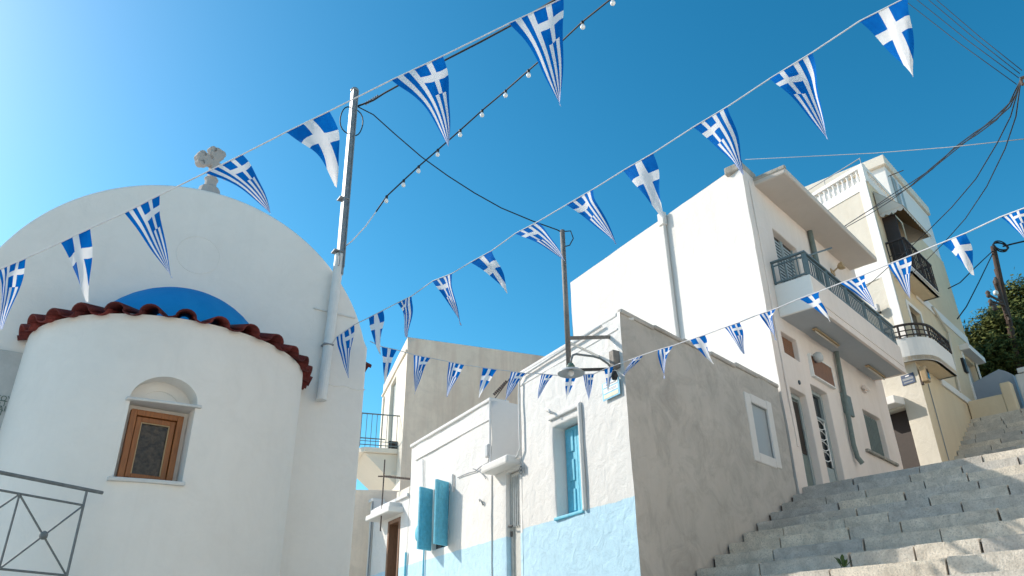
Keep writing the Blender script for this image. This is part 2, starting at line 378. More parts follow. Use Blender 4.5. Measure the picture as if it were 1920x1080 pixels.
M['number'] = paint('number_black', (0.05, 0.07, 0.08), 0.5)
M['tube_light'] = paint('unlit_tube', (0.55, 0.50, 0.42), 0.4)
M['ochre'] = paint('ochre_metal', (0.42, 0.30, 0.17), 0.5)
M['stone'] = stone('granite_step', (0.60, 0.56, 0.50))
M['mortar'] = plaster('mortar', (0.13, 0.085, 0.06), 0.2, 0.4)
M['awning'] = plaster('awning_canvas', (0.52, 0.48, 0.42), 0.05, 0.06)
M['awning_in'] = paint('awning_shaded_underside', (0.26, 0.17, 0.09), 0.8)  # brown underside colour, darkened for the shadow under the awning
M['ceramic'] = paint('white_ceramic', (0.75, 0.75, 0.74), 0.25)
M['paving'] = plaster('pale_paving', (0.58, 0.54, 0.47), 0.1, 0.3)
M['soil'] = plaster('dry_ground', (0.30, 0.26, 0.20), 0.2, 0.4)
M['weed_green'] = paint('weed_leaf', (0.05, 0.09, 0.02), 0.7)  # plain dark green of the weed leaves
def bulb_mat():
    m, n, l, b = nt('frosted_bulb'); b.inputs['Base Color'].default_value = (0.85, 0.85, 0.85, 1); b.inputs['Roughness'].default_value = 0.15
    return m
M['bulb'] = bulb_mat()

# ------------------------------------------------------------------ where things stand
Y1, Y2, YB, YC = -30.2, 42.2, 43.3, 57.0
C0 = at_height(1190, 930, EYE + 1.84)
S = Plane(C0, Y1, -1)          # sunlit street front of the low houses, s runs away down the lane
G = Plane(C0, Y2, 1)           # line of the grey side wall and the white building's front, s runs up the steps
K = Plane(at_dist(690, 650, 9.3), YC, 1)   # the chapel's east wall, s = 0 at its edge on the lane
W0 = G.pt(4.9, 0, 0); WL = Plane(W0, Y1, -1)
B0 = at_dist(1700, 620, 20.8); B = Plane(B0, YB, 1); BL = Plane(B0, Y1, -1)
T0 = at_dist(757, 780, 20.0); T1 = Plane(T0, -18.3, -1); T2 = Plane(T0, 67.7, 1)

# ------------------------------------------------------------------ ground and steps
MB().add([(-160, -120, 0), (160, -120, 0), (160, 220, 0), (-160, 220, 0)], [(0, 1, 2, 3)]).build('ground', M['paving'])['kind'] = 'structure'
RISE, TREAD = 0.200, 0.481
U9, Z9 = G.uv(1500, 913); U9 = 6.32 * 0.8; Z9 = EYE + (4.97 - 1.6) * 0.8
def step_u(i): return U9 - (9 - i) * TREAD
def step_z(i): return Z9 - (9 - i) * RISE
STEPDIR = radians(180 - 43.5)
SD = Vector((sin(STEPDIR), cos(STEPDIR), 0))       # along a step edge, away from the grey wall
stairs = struct_root('stairs', G.pt(0, 3, 0))
blk_mesh = []
for k in range(6):
    bm = bmesh.new(); bmesh.ops.create_cube(bm, size=1.0)
    bmesh.ops.subdivide_edges(bm, edges=[e for e in bm.edges if abs((e.verts[0].co - e.verts[1].co).x) > 0.5], cuts=3)
    for v in bm.verts:
        v.co += noise.noise_vector(v.co * 2.3 + Vector((k * 11.3, 0, 0))) * 0.022 * Vector((0.25, 1, 1)).length * 0.6
    bmesh.ops.bevel(bm, geom=[e for e in bm.edges if all(v.co.z > 0.4 for v in e.verts) and all(v.co.y < -0.4 for v in e.verts)], offset=0.07, segments=2, affect='EDGES')
    me = bpy.data.meshes.new('stone_block'); bm.to_mesh(me); bm.free(); me.materials.append(M['stone']); blk_mesh.append(me)
UPZ = Vector((0, 0, 1))
def lay_course(origin, d, length, depth, z_top, height, inward, lo=0.55, hi=1.15, start=0.0):
    """one step: blocks laid end to end along d, each its own stone with open joints"""
    t = start
    while t < length:
        L = random.uniform(lo, hi); g = random.uniform(0.010, 0.026)
        c = origin + d * (t + L / 2) + inward * (depth / 2 + random.uniform(-0.012, 0.012)) + Vector((0, 0, z_top - height / 2 + random.uniform(-0.007, 0.007)))
        o = link('stone_block', random.choice(blk_mesh), stairs, c)
        x = d; y = inward - d * inward.dot(d); y.normalize()
        o.rotation_euler = (Matrix((x, y, UPZ)).transposed() @ Matrix.Rotation(random.uniform(-0.008, 0.008), 3, 'Z')).to_euler()
        o.scale = (L - g, depth, height)
        b = o.modifiers.new('worn', 'BEVEL') if False else None
        t += L
inw = Vector((SD.y, -SD.x, 0));  inw = inw if inw.dot(G.u) > 0 else -inw
for i in range(-3, 10):
    org = G.pt(step_u(i), 0.0, 0)
    if step_u(i) < 0: org = org - SD * 1.2
    lay_course(org, SD, 6.2 if i > 0 else 7.6, TREAD + 0.1, step_z(i), RISE + 0.012, inw, start=-random.uniform(0, 0.3) if step_u(i) < 0 else 0.02 + random.uniform(0, 0.02))
# bed under the steps: a stepped mortar mass set back behind the blocks
bed = MB()
for i in range(-3, 10):
    a = G.pt(step_u(i) + 0.05, -0.02, 0); 
    p = [a, a + SD * 7.0, a + SD * 7.0 + inw * (5 if i == 9 else TREAD), a + inw * (5 if i == 9 else TREAD)]
    bed.prism([q + Vector((0, 0, 0.02)) for q in p], (0, 0, step_z(i) - 0.06))
bed.build('stair_bed', M['mortar'], stairs)
land = MB(); a = G.pt(U9 + 0.5, -0.02, Z9 - 0.3)
land.prism([a, a + SD * 7.5, a + SD * 7.5 + G.u * 9, a + G.u * 9], (0, 0, 0.27)); land.build('landing', M['paving'], stairs)
# the flight beyond, rising past the beige building
NB, RB, TB = 18, 0.195, 0.355
fb = G.pt(10.55, -0.2, 0)
for i in range(NB):
    lay_course(fb + G.u * TB * i, SD, 6.2, TB + 0.08, Z9 + RB * (i + 1), RB + 0.01, inw, 0.6, 1.2, start=0)
b2 = MB()
for i in range(NB):
    a = fb + G.u * (TB * i + 0.05); p = [a, a + SD * 6.1, a + SD * 6.1 + G.u * (TB if i < NB - 1 else 12), a + G.u * (TB if i < NB - 1 else 12)]
    b2.prism([Vector((q.x, q.y, 3.0)) for q in p], (0, 0, Z9 + RB * (i + 1) - 0.05 - 3.0))
b2.build('upper_stair_bed', M['mortar'], stairs)
ZTOP = Z9 + RB * NB
# lower wide steps that lead down to the square
for i in range(-10, -3):
    lay_course(G.pt(step_u(i), 0, 0) - SD * 1.2, SD, 8.0, TREAD + 0.1, step_z(i), RISE + 0.012, inw)
# terrace / lane in front of the chapel and the low houses
RAILZ = 2.95
r0 = at_height(-260, 834, RAILZ); r1 = at_height(0, 886, RAILZ); r2 = at_height(165, 918, RAILZ); r3 = at_height(192, 924, RAILZ)
TZ = 2.08
ter = MB(); tp = [r0, r2, G.pt(-1.3, -1.0, 0), G.pt(0.35, 0.02, 0), S.pt(-0.2, -3, 0), S.pt(40, -3, 0), S.pt(40, 16, 0), S.pt(10, 16, 0)]
ter.prism([Vector((p.x, p.y, 0.01)) for p in tp], (0, 0, TZ - 0.01)); ter.build('terrace', M['paving'])['kind'] = 'structure'

# ------------------------------------------------------------------ chapel
chapel = thing('chapel', K.pt(-2.1, 0, TZ), 'white barrel-vaulted chapel with a round apse and blue half dome', 'chapel')
RC, SCC, ZCC = 2.163, -2.13, 4.83  # chapel dimensions scaled down about the camera so its shadow clears the lane fronts
outl = [K.pt(-4.276, 0, 0.5), K.pt(0.0, 0, 0.5), K.pt(0.0, 0, ZCC + 0.51)]
a0 = atan2(0.72, 2.46)
N = 72
for k in range(N + 1):
    a = a0 + (pi - 2 * a0) * k / N
    outl.append(K.pt(SCC + RC * cos(a), 0, ZCC + RC * sin(a)))
outl.append(K.pt(-4.276, 0, ZCC + 0.51))
gw = MB().prism(outl, K.n * -0.36).build('gable_wall', M['chapel'], chapel, 0.035, seg=3)
nave = MB(); pr = [K.pt(-4.18, -0.35, 0.5), K.pt(-0.09, -0.35, 0.5), K.pt(-0.09, -0.35, ZCC + 0.25)] + [K.pt(SCC + 2.03 * cos(pi * (k + 1) / 41), -0.35, ZCC + 0.25 + 1.68 * sin(pi * (k + 1) / 41)) for k in range(40)] + [K.pt(-4.18, -0.35, ZCC + 0.25)]
nave.prism(pr, K.n * -3.6); nave.build('nave', M['chapel'], chapel)  # unseen length kept short so its shadow misses the lane houses
# apse: solid half cylinder with the window niche cut out
RA, SA, ZA = 1.403, -2.265, 4.583
ap = MB(); pts = [K.pt(SA + RA * sin(radians(a)), RA * cos(radians(a)), 0.5) for a in [-90 + 180 * k / 64 for k in range(65)]] + [K.pt(SA + RA, -0.3, 0.5), K.pt(SA - RA, -0.3, 0.5)]
ap.prism(pts, (0, 0, ZA - 0.5)); apse = ap.build('apse_wall', M['chapel'], chapel)
sw = -2.704; Kw = Plane(K.pt(sw, sqrt(RA**2 - (sw - SA)**2), 0), 53.0, 1)
jl = Kw.uv(237, 775)[0]; jr = Kw.uv(359, 790)[0]; jb = Kw.uv(270, 902)[1]; jt = Kw.uv(298, 760)[1]; lt_top = Kw.uv(303, 709)[1]
ND = -0.13
cut = MB().box(Kw, jl + 0.01, jr - 0.01, ND, 0.6, jb, jt + 0.001).build('cut', M['chapel'], chapel)
lc = (jl + jr) / 2; lr = (jr - jl) / 2
lun = MB().prism([Kw.pt(lc + lr * cos(pi * k / 28), -0.12, jt + 0.03 + (lt_top - jt - 0.03) * sin(pi * k / 28)) for k in range(29)], Kw.n * 0.9).build('cut', M['chapel'], chapel)
for c in (cut, lun):
    bo = apse.modifiers.new('niche', 'BOOLEAN'); bo.object = c; bo.operation = 'DIFFERENCE'; bo.solver = 'EXACT'
bpy.context.view_layer.update()
dg = bpy.context.evaluated_depsgraph_get()
me2 = bpy.data.meshes.new_from_object(apse.evaluated_get(dg)); apse.modifiers.clear(); apse.data = me2
for c in (cut, lun): bpy.data.objects.remove(c)
me2.polygons.foreach_set('use_smooth', [True] * len(me2.polygons))
es = apse.modifiers.new('edge', 'EDGE_SPLIT'); es.split_angle = radians(30)
fl, fr = Kw.uv(233, 830, -0.07)[0], Kw.uv(333, 845, -0.07)[0]; fb_, ft = jb + 0.004, Kw.uv(296, 774, -0.07)[1]
fw = fr - fl; o1, o2 = 0.115 * fw, 0.10 * fw
win = slab('window', Kw, fl + 0.01, fr - 0.01, ND + 0.002, ND + 0.02, fb_ + 0.01, ft - 0.01, M['wood'], chapel, 0)
for (a, b_, c, d_) in ((fl, fl + o1, fb_, ft), (fr - o1, fr, fb_, ft), (fl + o1, fr - o1, ft - o1, ft), (fl + o1, fr - o1, fb_, fb_ + o1 * 0.45)):
    slab('frame', Kw, a, b_, ND + 0.01, -0.055, c, d_, M['wood'], win, 0.005)
o3 = o1 + 0.006
for (a, b_, c, d_) in ((fl + o3, fl + o3 + o2, fb_ + 0.03, ft - o3), (fr - o3 - o2, fr - o3, fb_ + 0.03, ft - o3), (fl + o3 + o2, fr - o3 - o2, ft - o3 - o2, ft - o3), (fl + o3 + o2, fr - o3 - o2, fb_ + 0.03, fb_ + 0.03 + o2 * 0.8)):
    slab('sash', Kw, a, b_, ND + 0.015, -0.075, c, d_, M['wood'], win, 0.005)
o4 = o3 + o2
for (a, b_, c, d_) in ((fl + o4, fl + o4 + 0.008, fb_ + 0.03, ft - o4), (fr - o4 - 0.008, fr - o4, fb_ + 0.03, ft - o4), (fl + o4 + 0.008, fr - o4 - 0.008, ft - o4 - 0.008, ft - o4)):
    slab('bead', Kw, a, b_, ND + 0.02, -0.082, c, d_, M['ochre'], win, 0)
slab('pane', Kw, fl + o4 - 0.004, fr - o4 + 0.004, ND + 0.022, -0.098, fb_ + 0.03 + o2 * 0.7, ft - o4 + 0.004, M['pane'], win, 0)
MB().prism([Kw.pt(jl - 0.03, -0.14, jt), Kw.pt(jr + 0.04, -0.14, jt), Kw.pt(jr + 0.04, 0.135, jt), Kw.pt((jl + jr) / 2, 0.09, jt), Kw.pt(jl - 0.03, 0.03, jt)], (0, 0, 0.028)).build('lintel', M['marble'], chapel, 0.008)
MB().prism([Kw.pt(jl - 0.035, -0.14, jb - 0.03), Kw.pt(jr + 0.01, -0.14, jb - 0.03), Kw.pt(jr + 0.01, 0.155, jb - 0.03), Kw.pt((jl + jr) / 2, 0.105, jb - 0.03), Kw.pt(jl - 0.035, 0.03, jb - 0.03)], (0, 0, 0.033)).build('sill', M['marble'], chapel, 0.006)
arc = MB(); 
for k in range(20):
    a, b_ = pi * k / 20, pi * (k + 1) / 20
    arc.prism([Kw.pt(lc + q * lr * cos(x), -0.122, jt + 0.03 + q * (lt_top - jt - 0.03) * sin(x)) for q, x in ((0.60, a), (0.645, a), (0.645, b_), (0.60, b_))], Kw.n * 0.014)
arc.build('lunette_moulding', M['chapel'], chapel)
# half dome and tiled eave
dm = MB(); RD, ZD = 1.03, 4.49
vs_, nseg, nr = [], 40, 14
for j in range(nr + 1):
    e = radians(90 * j / nr)
    for k in range(nseg + 1):
        a = radians(-90 + 180 * k / nseg); vs_.append(K.pt(SA + RD * cos(e) * sin(a), RD * cos(e) * cos(a) - 0.02, ZD + RD * sin(e)))
dm.add(vs_, [(j * (nseg + 1) + k, j * (nseg + 1) + k + 1, (j + 1) * (nseg + 1) + k + 1, (j + 1) * (nseg + 1) + k) for j in range(nr) for k in range(nseg)])
dm.build('apse_dome', M['dome'], chapel, smooth=True)
rf = MB(); ring = lambda r, z: [K.pt(SA + r * sin(radians(-90 + 180 * k / 48)), r * cos(radians(-90 + 180 * k / 48)), z) for k in range(49)]
A_, B_, C_, D_ = ring(RA - 0.002, ZA), ring(0.93, ZA), ring(0.93, ZA + 0.19), ring(RA - 0.002, ZA + 0.062)
rf.add(A_ + B_ + C_ + D_, [(q * 49 + k, q * 49 + k + 1, ((q + 1) % 4) * 49 + k + 1, ((q + 1) % 4) * 49 + k) for q in range(4) for k in range(48)])
apse_roof = rf.build('apse_roof', M['chapel'], chapel)
def tile_mesh(cover, w0, w1, L, th=0.018):
    bm_v, bm_f = [], []; n = 8
    for y, w in ((0, w0), (L, w1)):
        for t in (0, th):
            for k in range(n + 1):
                a = pi * k / n; r = w / 2 + t
                bm_v.append((r * cos(a), y, (r * sin(a)) * (0.85 if cover else -0.6)))
    q = n + 1
    for k in range(n):
        bm_f += [(k, k + 1, 2 * q + k + 1, 2 * q + k), (q + k, 3 * q + k, 3 * q + k + 1, q + k + 1), (k, q + k, q + k + 1, k + 1), (2 * q + k, 2 * q + k + 1, 3 * q + k + 1, 3 * q + k)]
    bm_f += [(0, 2 * q, 3 * q, q), (n, q + n, 3 * q + n, 2 * q + n)]
    me = bpy.data.meshes.new('roof_tile'); me.from_pydata(bm_v, [], bm_f); me.materials.append(M['tile'])
    me.polygons.foreach_set('use_smooth', [True] * len(bm_f)); return me
tc, tpn = tile_mesh(True, 0.165, 0.11, 0.50, 0.015), tile_mesh(False, 0.155, 0.11, 0.50, 0.015)
NT = 15
for k in range(2 * NT + 1):
    a = radians(-92 + 184 * k / (2 * NT)); d = K.u * sin(a) + K.n * cos(a)
    o = link('roof_tile', tc if k % 2 == 0 else tpn, apse_roof, K.pt(SA, 0, ZA + (0.052 if k % 2 == 0 else 0.078) + random.uniform(-0.009, 0.009)) + d * (RA + 0.085 + random.uniform(-0.016, 0.016)))
    y = (-d + UPZ * 0.32).normalized(); x = y.cross(UPZ).normalized(); z = x.cross(y)
    o.rotation_euler = (Matrix((x, y, z)).transposed() @ Matrix.Rotation(random.uniform(-0.05, 0.05), 3, 'Y')).to_euler()
# eave tiles along the lane side of the nave
ev = slab('side_eave', K, -0.10, 0.12, -3.9, -0.40, 5.14, 5.20, M['chapel'], chapel, 0.01)
for k in range(22):
    o = link('roof_tile', tc if k % 2 == 0 else tpn, ev, K.pt(0.22 + random.uniform(-0.02, 0.02), -0.52 - 0.15 * k, 5.25 if k % 2 == 0 else 5.28))
    y = (-K.u + UPZ * 0.35).normalized(); x = y.cross(UPZ).normalized(); z = x.cross(y); o.rotation_euler = Matrix((x, y, z)).transposed().to_euler()
# stone cross with trefoil arms on the gable top
cs, _ = K.uv(399, 345); cz = ZCC + RC - 0.05
cr = MB(); ctr = K.pt(cs, -0.2, 0)
prof = [(0.178, 0.0), (0.14, 0.12), (0.127, 0.186), (0.076, 0.21), (0.072, 0.31), (0.093, 0.33), (0.076, 0.35)]
cr.lathe(ctr + UPZ * cz, prof, 12)
Kx = Plane(ctr, YC - 18, 1); zc = cz + 0.56
def lobe(s, z, r):
    cr.prism([Kx.pt(s + r * cos(2 * pi * k / 18) * (1 + 0.07 * sin(5 * k)), -0.05, z + r * sin(2 * pi * k / 18)) for k in range(18)], Kx.n * 0.1)
cr.box(Kx, -0.046, 0.046, -0.047, 0.047, cz + 0.32, zc + 0.17); cr.box(Kx, -0.17, 0.17, -0.045, 0.045, zc - 0.046, zc + 0.046)
for s, z, r in ((0.19, 0, 0.115), (-0.19, 0, 0.115), (0, 0.19, 0.115), (0.22, 0.075, 0.06), (0.22, -0.075, 0.06), (-0.22, 0.075, 0.06), (-0.22, -0.075, 0.06), (0.075, 0.235, 0.06), (-0.075, 0.235, 0.06)): lobe(s * 0.845, zc + z * 0.845, r * 0.845)
cr.build('cross', M['cross'], chapel, 0.012)
# faint ring, joint lines on the gable
rs, rz = K.uv(372, 478); rg = MB(); rg.tube([K.pt(rs + 0.245 * cos(2 * pi * k / 40), 0.0, rz + 0.245 * sin(2 * pi * k / 40)) for k in range(41)], 0.006, 6); rg.build('plaster_ring', M['chapel'], chapel)
jn = MB(); jz = K.uv(660, 728)[1]; jn.tube([K.pt(-0.63 + 0.63 * k / 8, 0.002, jz + 0.012 * sin(k * 1.7)) for k in range(9)], 0.009, 6); jn.build('plaster_joint', M['chapel'], chapel)
jn = MB(); s0, z0 = K.uv(588, 578); jn.tube([K.pt(s0, 0.012, z0), K.pt(s0 + 0.55, 0.012, z0 - 0.01)], 0.012, 6); jn.build('wall_strap', M['pipe_white'], chapel)
# marble plaque with engraved letters beside the apse
pls, plz = K.uv(50, 661)
plq = thing('wall_plaque', K.pt(-3.95, 0.02, 3.2), 'grey marble plaque with green lettering on the chapel wall beside the apse', 'plaque')
slab('slab', K, -4.225, -3.6, 0.0, 0.03, 3.0, plz - 0.02, M['plaque'], plq, 0.006)
MB().lathe(K.pt(-3.87, 0.03, plz - 0.15), [(0.018, 0), (0.018, 0.012)], 10, axis=K.n).build('bolt', M['black'], plq)
def text(body, pl, s, n, z, size, mat, parent, name='lettering', mirror=1):
    c = bpy.data.curves.new('t', 'FONT'); c.body = body; c.size = size; c.align_x = 'CENTER'; c.extrude = 0.0015
    o = bpy.data.objects.new('t', c); COL.objects.link(o); bpy.context.view_layer.update()
    me = bpy.data.meshes.new_from_object(o.evaluated_get(bpy.context.evaluated_depsgraph_get())); bpy.data.objects.remove(o)
    me.materials.clear(); me.materials.append(mat); t = link(name, me, parent, pl.pt(s, n, z))
    x = pl.u if pl.u.cross(UPZ).dot(pl.n) > 0 else -pl.u
    t.rotation_euler = Matrix((x, UPZ, x.cross(UPZ))).transposed().to_euler(); return t
for body, px, py in (('ΤΟΥ', 6, 752), ('ΕΤ', 2, 761), ('ΑΙ', 2, 771), ('Ν', -4, 779)):
    s_, z_ = K.uv(px, py, 0.03); text(body, K, s_, 0.034, z_, 0.072, M['letter'], plq)

# ------------------------------------------------------------------ terrace railing beside the apse
fr_ = thing('metal_railing', (r2.x, r2.y, TZ), 'grey iron railing with cross-braced panels in front of the apse', 'railing')
RP = Plane(r0, degrees(atan2(r3.x - r0.x, r3.y - r0.y)), 1)
def rs_(p): return (Vector((p.x, p.y, 0)) - RP.p).dot(RP.u)
sp, se = rs_(r2), rs_(r3)
rod('top_rail', RP.pt(0, 0, RAILZ), RP.pt(se, 0, RAILZ), 0.030, M['rail'], fr_)
z_mid, z_low = RP.uv(160, 948)[1], RP.uv(125, 1079)[1]
pan = sp - rs_(at_height(30, 927, z_mid))
rod('post', RP.pt(sp, 0, TZ), RP.pt(sp, 0, RAILZ), 0.021, M['rail'], fr_)
for nm, zz in (('mid_rail', z_mid), ('bottom_rail', z_low)): rod(nm, RP.pt(0, 0, zz), RP.pt(sp, 0, zz), 0.018, M['rail'], fr_)
k = 0
while sp - pan * (k + 1) > 0.2:
    a, b_ = sp - pan * k, sp - pan * (k + 1)
    rod('upright', RP.pt(b_, 0, TZ), RP.pt(b_, 0, z_mid), 0.016, M['rail'], fr_)
    rod('brace', RP.pt(a, 0.006, z_mid), RP.pt(b_, 0.006, z_low), 0.015, M['rail'], fr_)
    rod('brace', RP.pt(b_, -0.006, z_mid), RP.pt(a, -0.006, z_low), 0.015, M['rail'], fr_)
    MB().lathe(RP.pt((a + b_) / 2, 0, (z_mid + z_low) / 2 - 0.038), [(0.010, 0.006), (0.028, 0.018), (0.031, 0.038), (0.028, 0.056), (0.010, 0.07)], 14).build('boss', M['rail'], fr_, smooth=True)
    k += 1

# ------------------------------------------------------------------ post on the chapel corner
ps, pz0 = K.uv(603, 750, 0.1); s2, z2 = K.uv(640, 478, 0.1); s3, z3 = K.uv(665, 172, 0.1)
post = thing('utility_post', K.pt(ps, 0.1, pz0), 'tall galvanised steel post in a white pipe on the chapel corner', 'post')
MB().tube([K.pt(ps, 0.09, pz0), K.pt(s2 - 0.02, 0.09, z2)], 0.062, 16).build('sleeve', M['pipe_white'], post, smooth=False)
bar('steel_tube', K.pt(s2 - 0.005, 0.1, z2 - 0.3), K.pt(s3, 0.1, z3), 0.086, M['galv'], post, side=K.u)
for dx_ in (-0.036, 0.036): bar('flange', K.pt(s2 - 0.005 + dx_, 0.15, z2 - 0.2), K.pt(s3 + dx_, 0.15, z3 - 0.01), 0.014, M['galv'], post, d=0.03, side=K.u)
MB().lathe(K.pt(s3, 0.1, z3), [(0.06, 0), (0.065, 0.02), (0.05, 0.05), (0.01, 0.06)], 12).build('cap', M['galv'], post)
for zz in (z2 + 0.02, z2 + 0.85, pz0 + 0.7):
    f = (zz - pz0) / (z3 - pz0); slab('clamp', K, ps + (s3 - ps) * f - 0.064, ps + (s3 - ps) * f + 0.064, 0.03, 0.158, zz, zz + 0.018, M['galv'], post, 0.004)
loop = MB(); lc_ = K.pt(s3, 0.1, z3 - 0.55)
loop.tube([lc_ + K.u * 0.17 * cos(t) + UPZ * 0.26 * sin(t) + K.n * 0.02 * sin(3 * t) for t in [2 * pi * k / 24 for k in range(25)]], 0.009, 6); loop.build('cable_loop', M['cable'], post)
POST_TOP = K.pt(s3 + 0.06, 0.1, z3 - 0.25)

# ------------------------------------------------------------------ low whitewashed houses along the lane
def SS(px, py, n=0.0): return S.uv(px, py, n)
ZR1, ZR1b = 5.86, 6.03
sh1, sh2, sh2e, sh3e, sh4e = 2.66, 3.62, 7.05, 9.02, 10.6
h1 = thing('corner_house', C0 * 1 + Vector((0, 0, 2.3 - C0.z)), 'whitewashed corner house with pale blue base and bare cement side wall', 'house')
wl_, wr_ = SS(1040, 880)[0], SS(1087, 870)[0]; wt_, wb_ = 4.74, 3.45
gl, gr = 3.44, 4.42; gt, gb = 5.60, 4.46
holes = [(sh1 - wl_, sh1 - wr_, wb_, wt_, 0.26)]
shell('wall', [S.pt(sh1, 0, 0), C0, G.pt(4.88, 0, 0), S.pt(sh1, -4.65, 0)], 1.0, [ZR1 + 0.02, ZR1 + 0.02, ZR1b, ZR1b],
      {0: (0, holes), 1: (1, [(gl + 0.16, gr - 0.16, gb + 0.13, gt - 0.13, 0.06)]), 'cap': 0}, [M['white_dado'], M['grey']], h1, amp=0.016, step=0.16, bevel=0.03)
# roof lip and string moulding
slab('roof_lip', S, 0.06, sh1, -0.3, 0.012, ZR1 - 0.02, ZR1 + 0.035, M['white'], h1, 0.014)
slab('moulding', S, 0.06, sh1, -0.01, 0.014, ZR1 - 0.22, ZR1 - 0.19, M['white'], h1, 0.012)
for k in range(6):
    u0 = 0.02 + 0.81 * k; za = ZR1 + (ZR1b - ZR1) * (u0 / 4.88)
    slab('coping', G, u0, u0 + 0.80, -0.05, 0.03 + random.uniform(-0.006, 0.008), za + 0.005, za + 0.075 + random.uniform(-0.01, 0.012), M['grey'], h1, 0.02)
win = slab('window', S, wr_ + 0.01, wl_ - 0.01, -0.258, -0.235, wb_ + 0.01, wt_ - 0.01, M['shutter'], h1, 0)
mid_ = (wr_ + wl_) / 2
for a, b_ in ((wr_ + 0.02, mid_ - 0.004), (mid_ + 0.004, wl_ - 0.02)):
    lf = slab('shutter', S, a, b_, -0.235, -0.19, wb_ + 0.02, wt_ - 0.03, M['shutter'], win, 0.005)
    hgt = (wt_ - wb_ - 0.05)
    for q in range(3):
        z0_ = wb_ + 0.08 + hgt * q / 3; slab('panel', S, a + 0.07, b_ - 0.07, -0.19, -0.172, z0_, z0_ + hgt / 3 - 0.11, M['shutter'], win, 0.012)
surround = MB(); surround.box(S, wr_ - 0.13, wr_ - 0.07, 0.0, 0.055, wb_ - 0.02, wt_ + 0.16); surround.build('surround', M['white'], h1, 0.025, seg=3)
surround = MB(); surround.box(S, wr_ - 0.13, wl_ + 0.08, 0.0, 0.04, wt_ + 0.10, wt_ + 0.17); surround.build('surround', M['white'], h1, 0.025, seg=3)
slab('sill', S, wr_ - 0.05, wl_ + 0.03, -0.2, 0.03, wb_ - 0.035, wb_ + 0.008, M['shutter'], h1, 0.012)
# framed blind window in the cement wall
win = slab('window', G, gl + 0.14, gr - 0.14, -0.055, -0.03, gb + 0.11, gt - 0.11, M['grey_glass'], h1, 0)
for a, b_, c, d_ in ((gl, gl + 0.2, gb, gt), (gr - 0.2, gr, gb + 0.02, gt + 0.03), (gl + 0.2, gr - 0.2, gt - 0.14, gt + 0.015), (gl + 0.2, gr - 0.2, gb, gb + 0.17)):
    slab('frame', G, a, b_, -0.03, 0.022, c, d_, M['winframe'], win, 0.02)
# downpipe and conduit on the lit front
pp = MB(); sp_, _ = SS(978, 740); pp.tube([S.pt(0.35, 0.05, ZR1 - 0.06), S.pt(sp_ - 0.12, 0.05, ZR1 - 0.09), S.pt(sp_ - 0.02, 0.05, ZR1 - 0.16), S.pt(sp_, 0.05, ZR1 - 0.4), S.pt(sp_ - 0.01, 0.05, 4.62), S.pt(sp_ + 0.08, 0.05, 4.52), S.pt(sp_ + 0.2, 0.06, 4.48)], 0.019, 8); pp.build('downpipe', M['white'], h1, smooth=True)
s_, z_ = SS(1030, 772); MB().tube([S.pt(s_, 0.0, z_), S.pt(s_ - 0.05, 0.09, z_ + 0.01), S.pt(s_ - 0.14, 0.10, z_ - 0.03), S.pt(s_ - 0.2, 0.1, z_ - 0.09)], 0.02, 8).build('spout', M['white'], h1, smooth=True)
s_, z_ = SS(983, 884); text('81', S, s_, 0.03, z_ - 0.04, 0.19, M['number'], h1, 'house_number')

# gate wall with its own canopy between the two houses
gw_ = thing('gate_wall', S.pt(3.1, 0, 2.3), 'narrow white gateway with a barred grey door between two low houses', 'gate')
dl, dr = SS(947, 940)[0], SS(972, 930)[0]; dt, db = SS(958, 883)[1], 2.45
shell('wall', [S.pt(sh2 + 0.02, -0.02, 0), S.pt(sh1 - 0.02, -0.02, 0), S.pt(sh1 - 0.02, -0.34, 0), S.pt(sh2 + 0.02, -0.34, 0)], 1.0, 4.50, {0: (0, [(sh2 + 0.02 - dl, sh2 + 0.02 - dr, db, dt, 0.16)])}, [M['white_dado_low']], gw_, amp=0.01, step=0.2, bevel=0.015)
slab('canopy', S, SS(974, 862)[0] + 0.02, SS(921, 884)[0] - 0.04, -0.2, 0.22, dt + 0.05, dt + 0.19, M['white'], gw_, 0.035)
dr_ = slab('door', S, dr + 0.01, dl - 0.01, -0.175, -0.15, db, dt - 0.005, M['dark_glass'], gw_, 0)
zl = SS(948, 985)[1]
slab('lower_panel', S, dr + 0.05, dl - 0.05, -0.15, -0.12, db, zl - 0.02, M['grey_door'], dr_, 0.006)
for a, b_ in ((dr + 0.01, dr + 0.05), (dl - 0.06, dl - 0.01)): slab('frame', S, a, b_, -0.15, -0.09, db, dt - 0.01, M['grey_door'], dr_, 0.006)
slab('frame', S, dr + 0.05, dl - 0.06, -0.15, -0.09, dt - 0.06, dt - 0.01, M['grey_door'], dr_, 0.006)
for q in range(5):
    s_ = dr + 0.09 + (dl - dr - 0.18) * q / 4; bar('grille_bar', S.pt(s_, -0.10, zl - 0.03), S.pt(s_, -0.10, dt - 0.05), 0.022, M['iron_white'], dr_)
MB().tube([S.pt(dl - 0.05, -0.09, zl - 0.02), S.pt(dl - 0.05, -0.03, zl - 0.02), S.pt(dl - 0.17, -0.03, zl - 0.03)], 0.013, 8).build('handle', M['black'], dr_)
slab('lock', S, dl - 0.07, dl - 0.03, -0.09, -0.075, zl - 0.17, zl - 0.09, M['black'], dr_, 0)

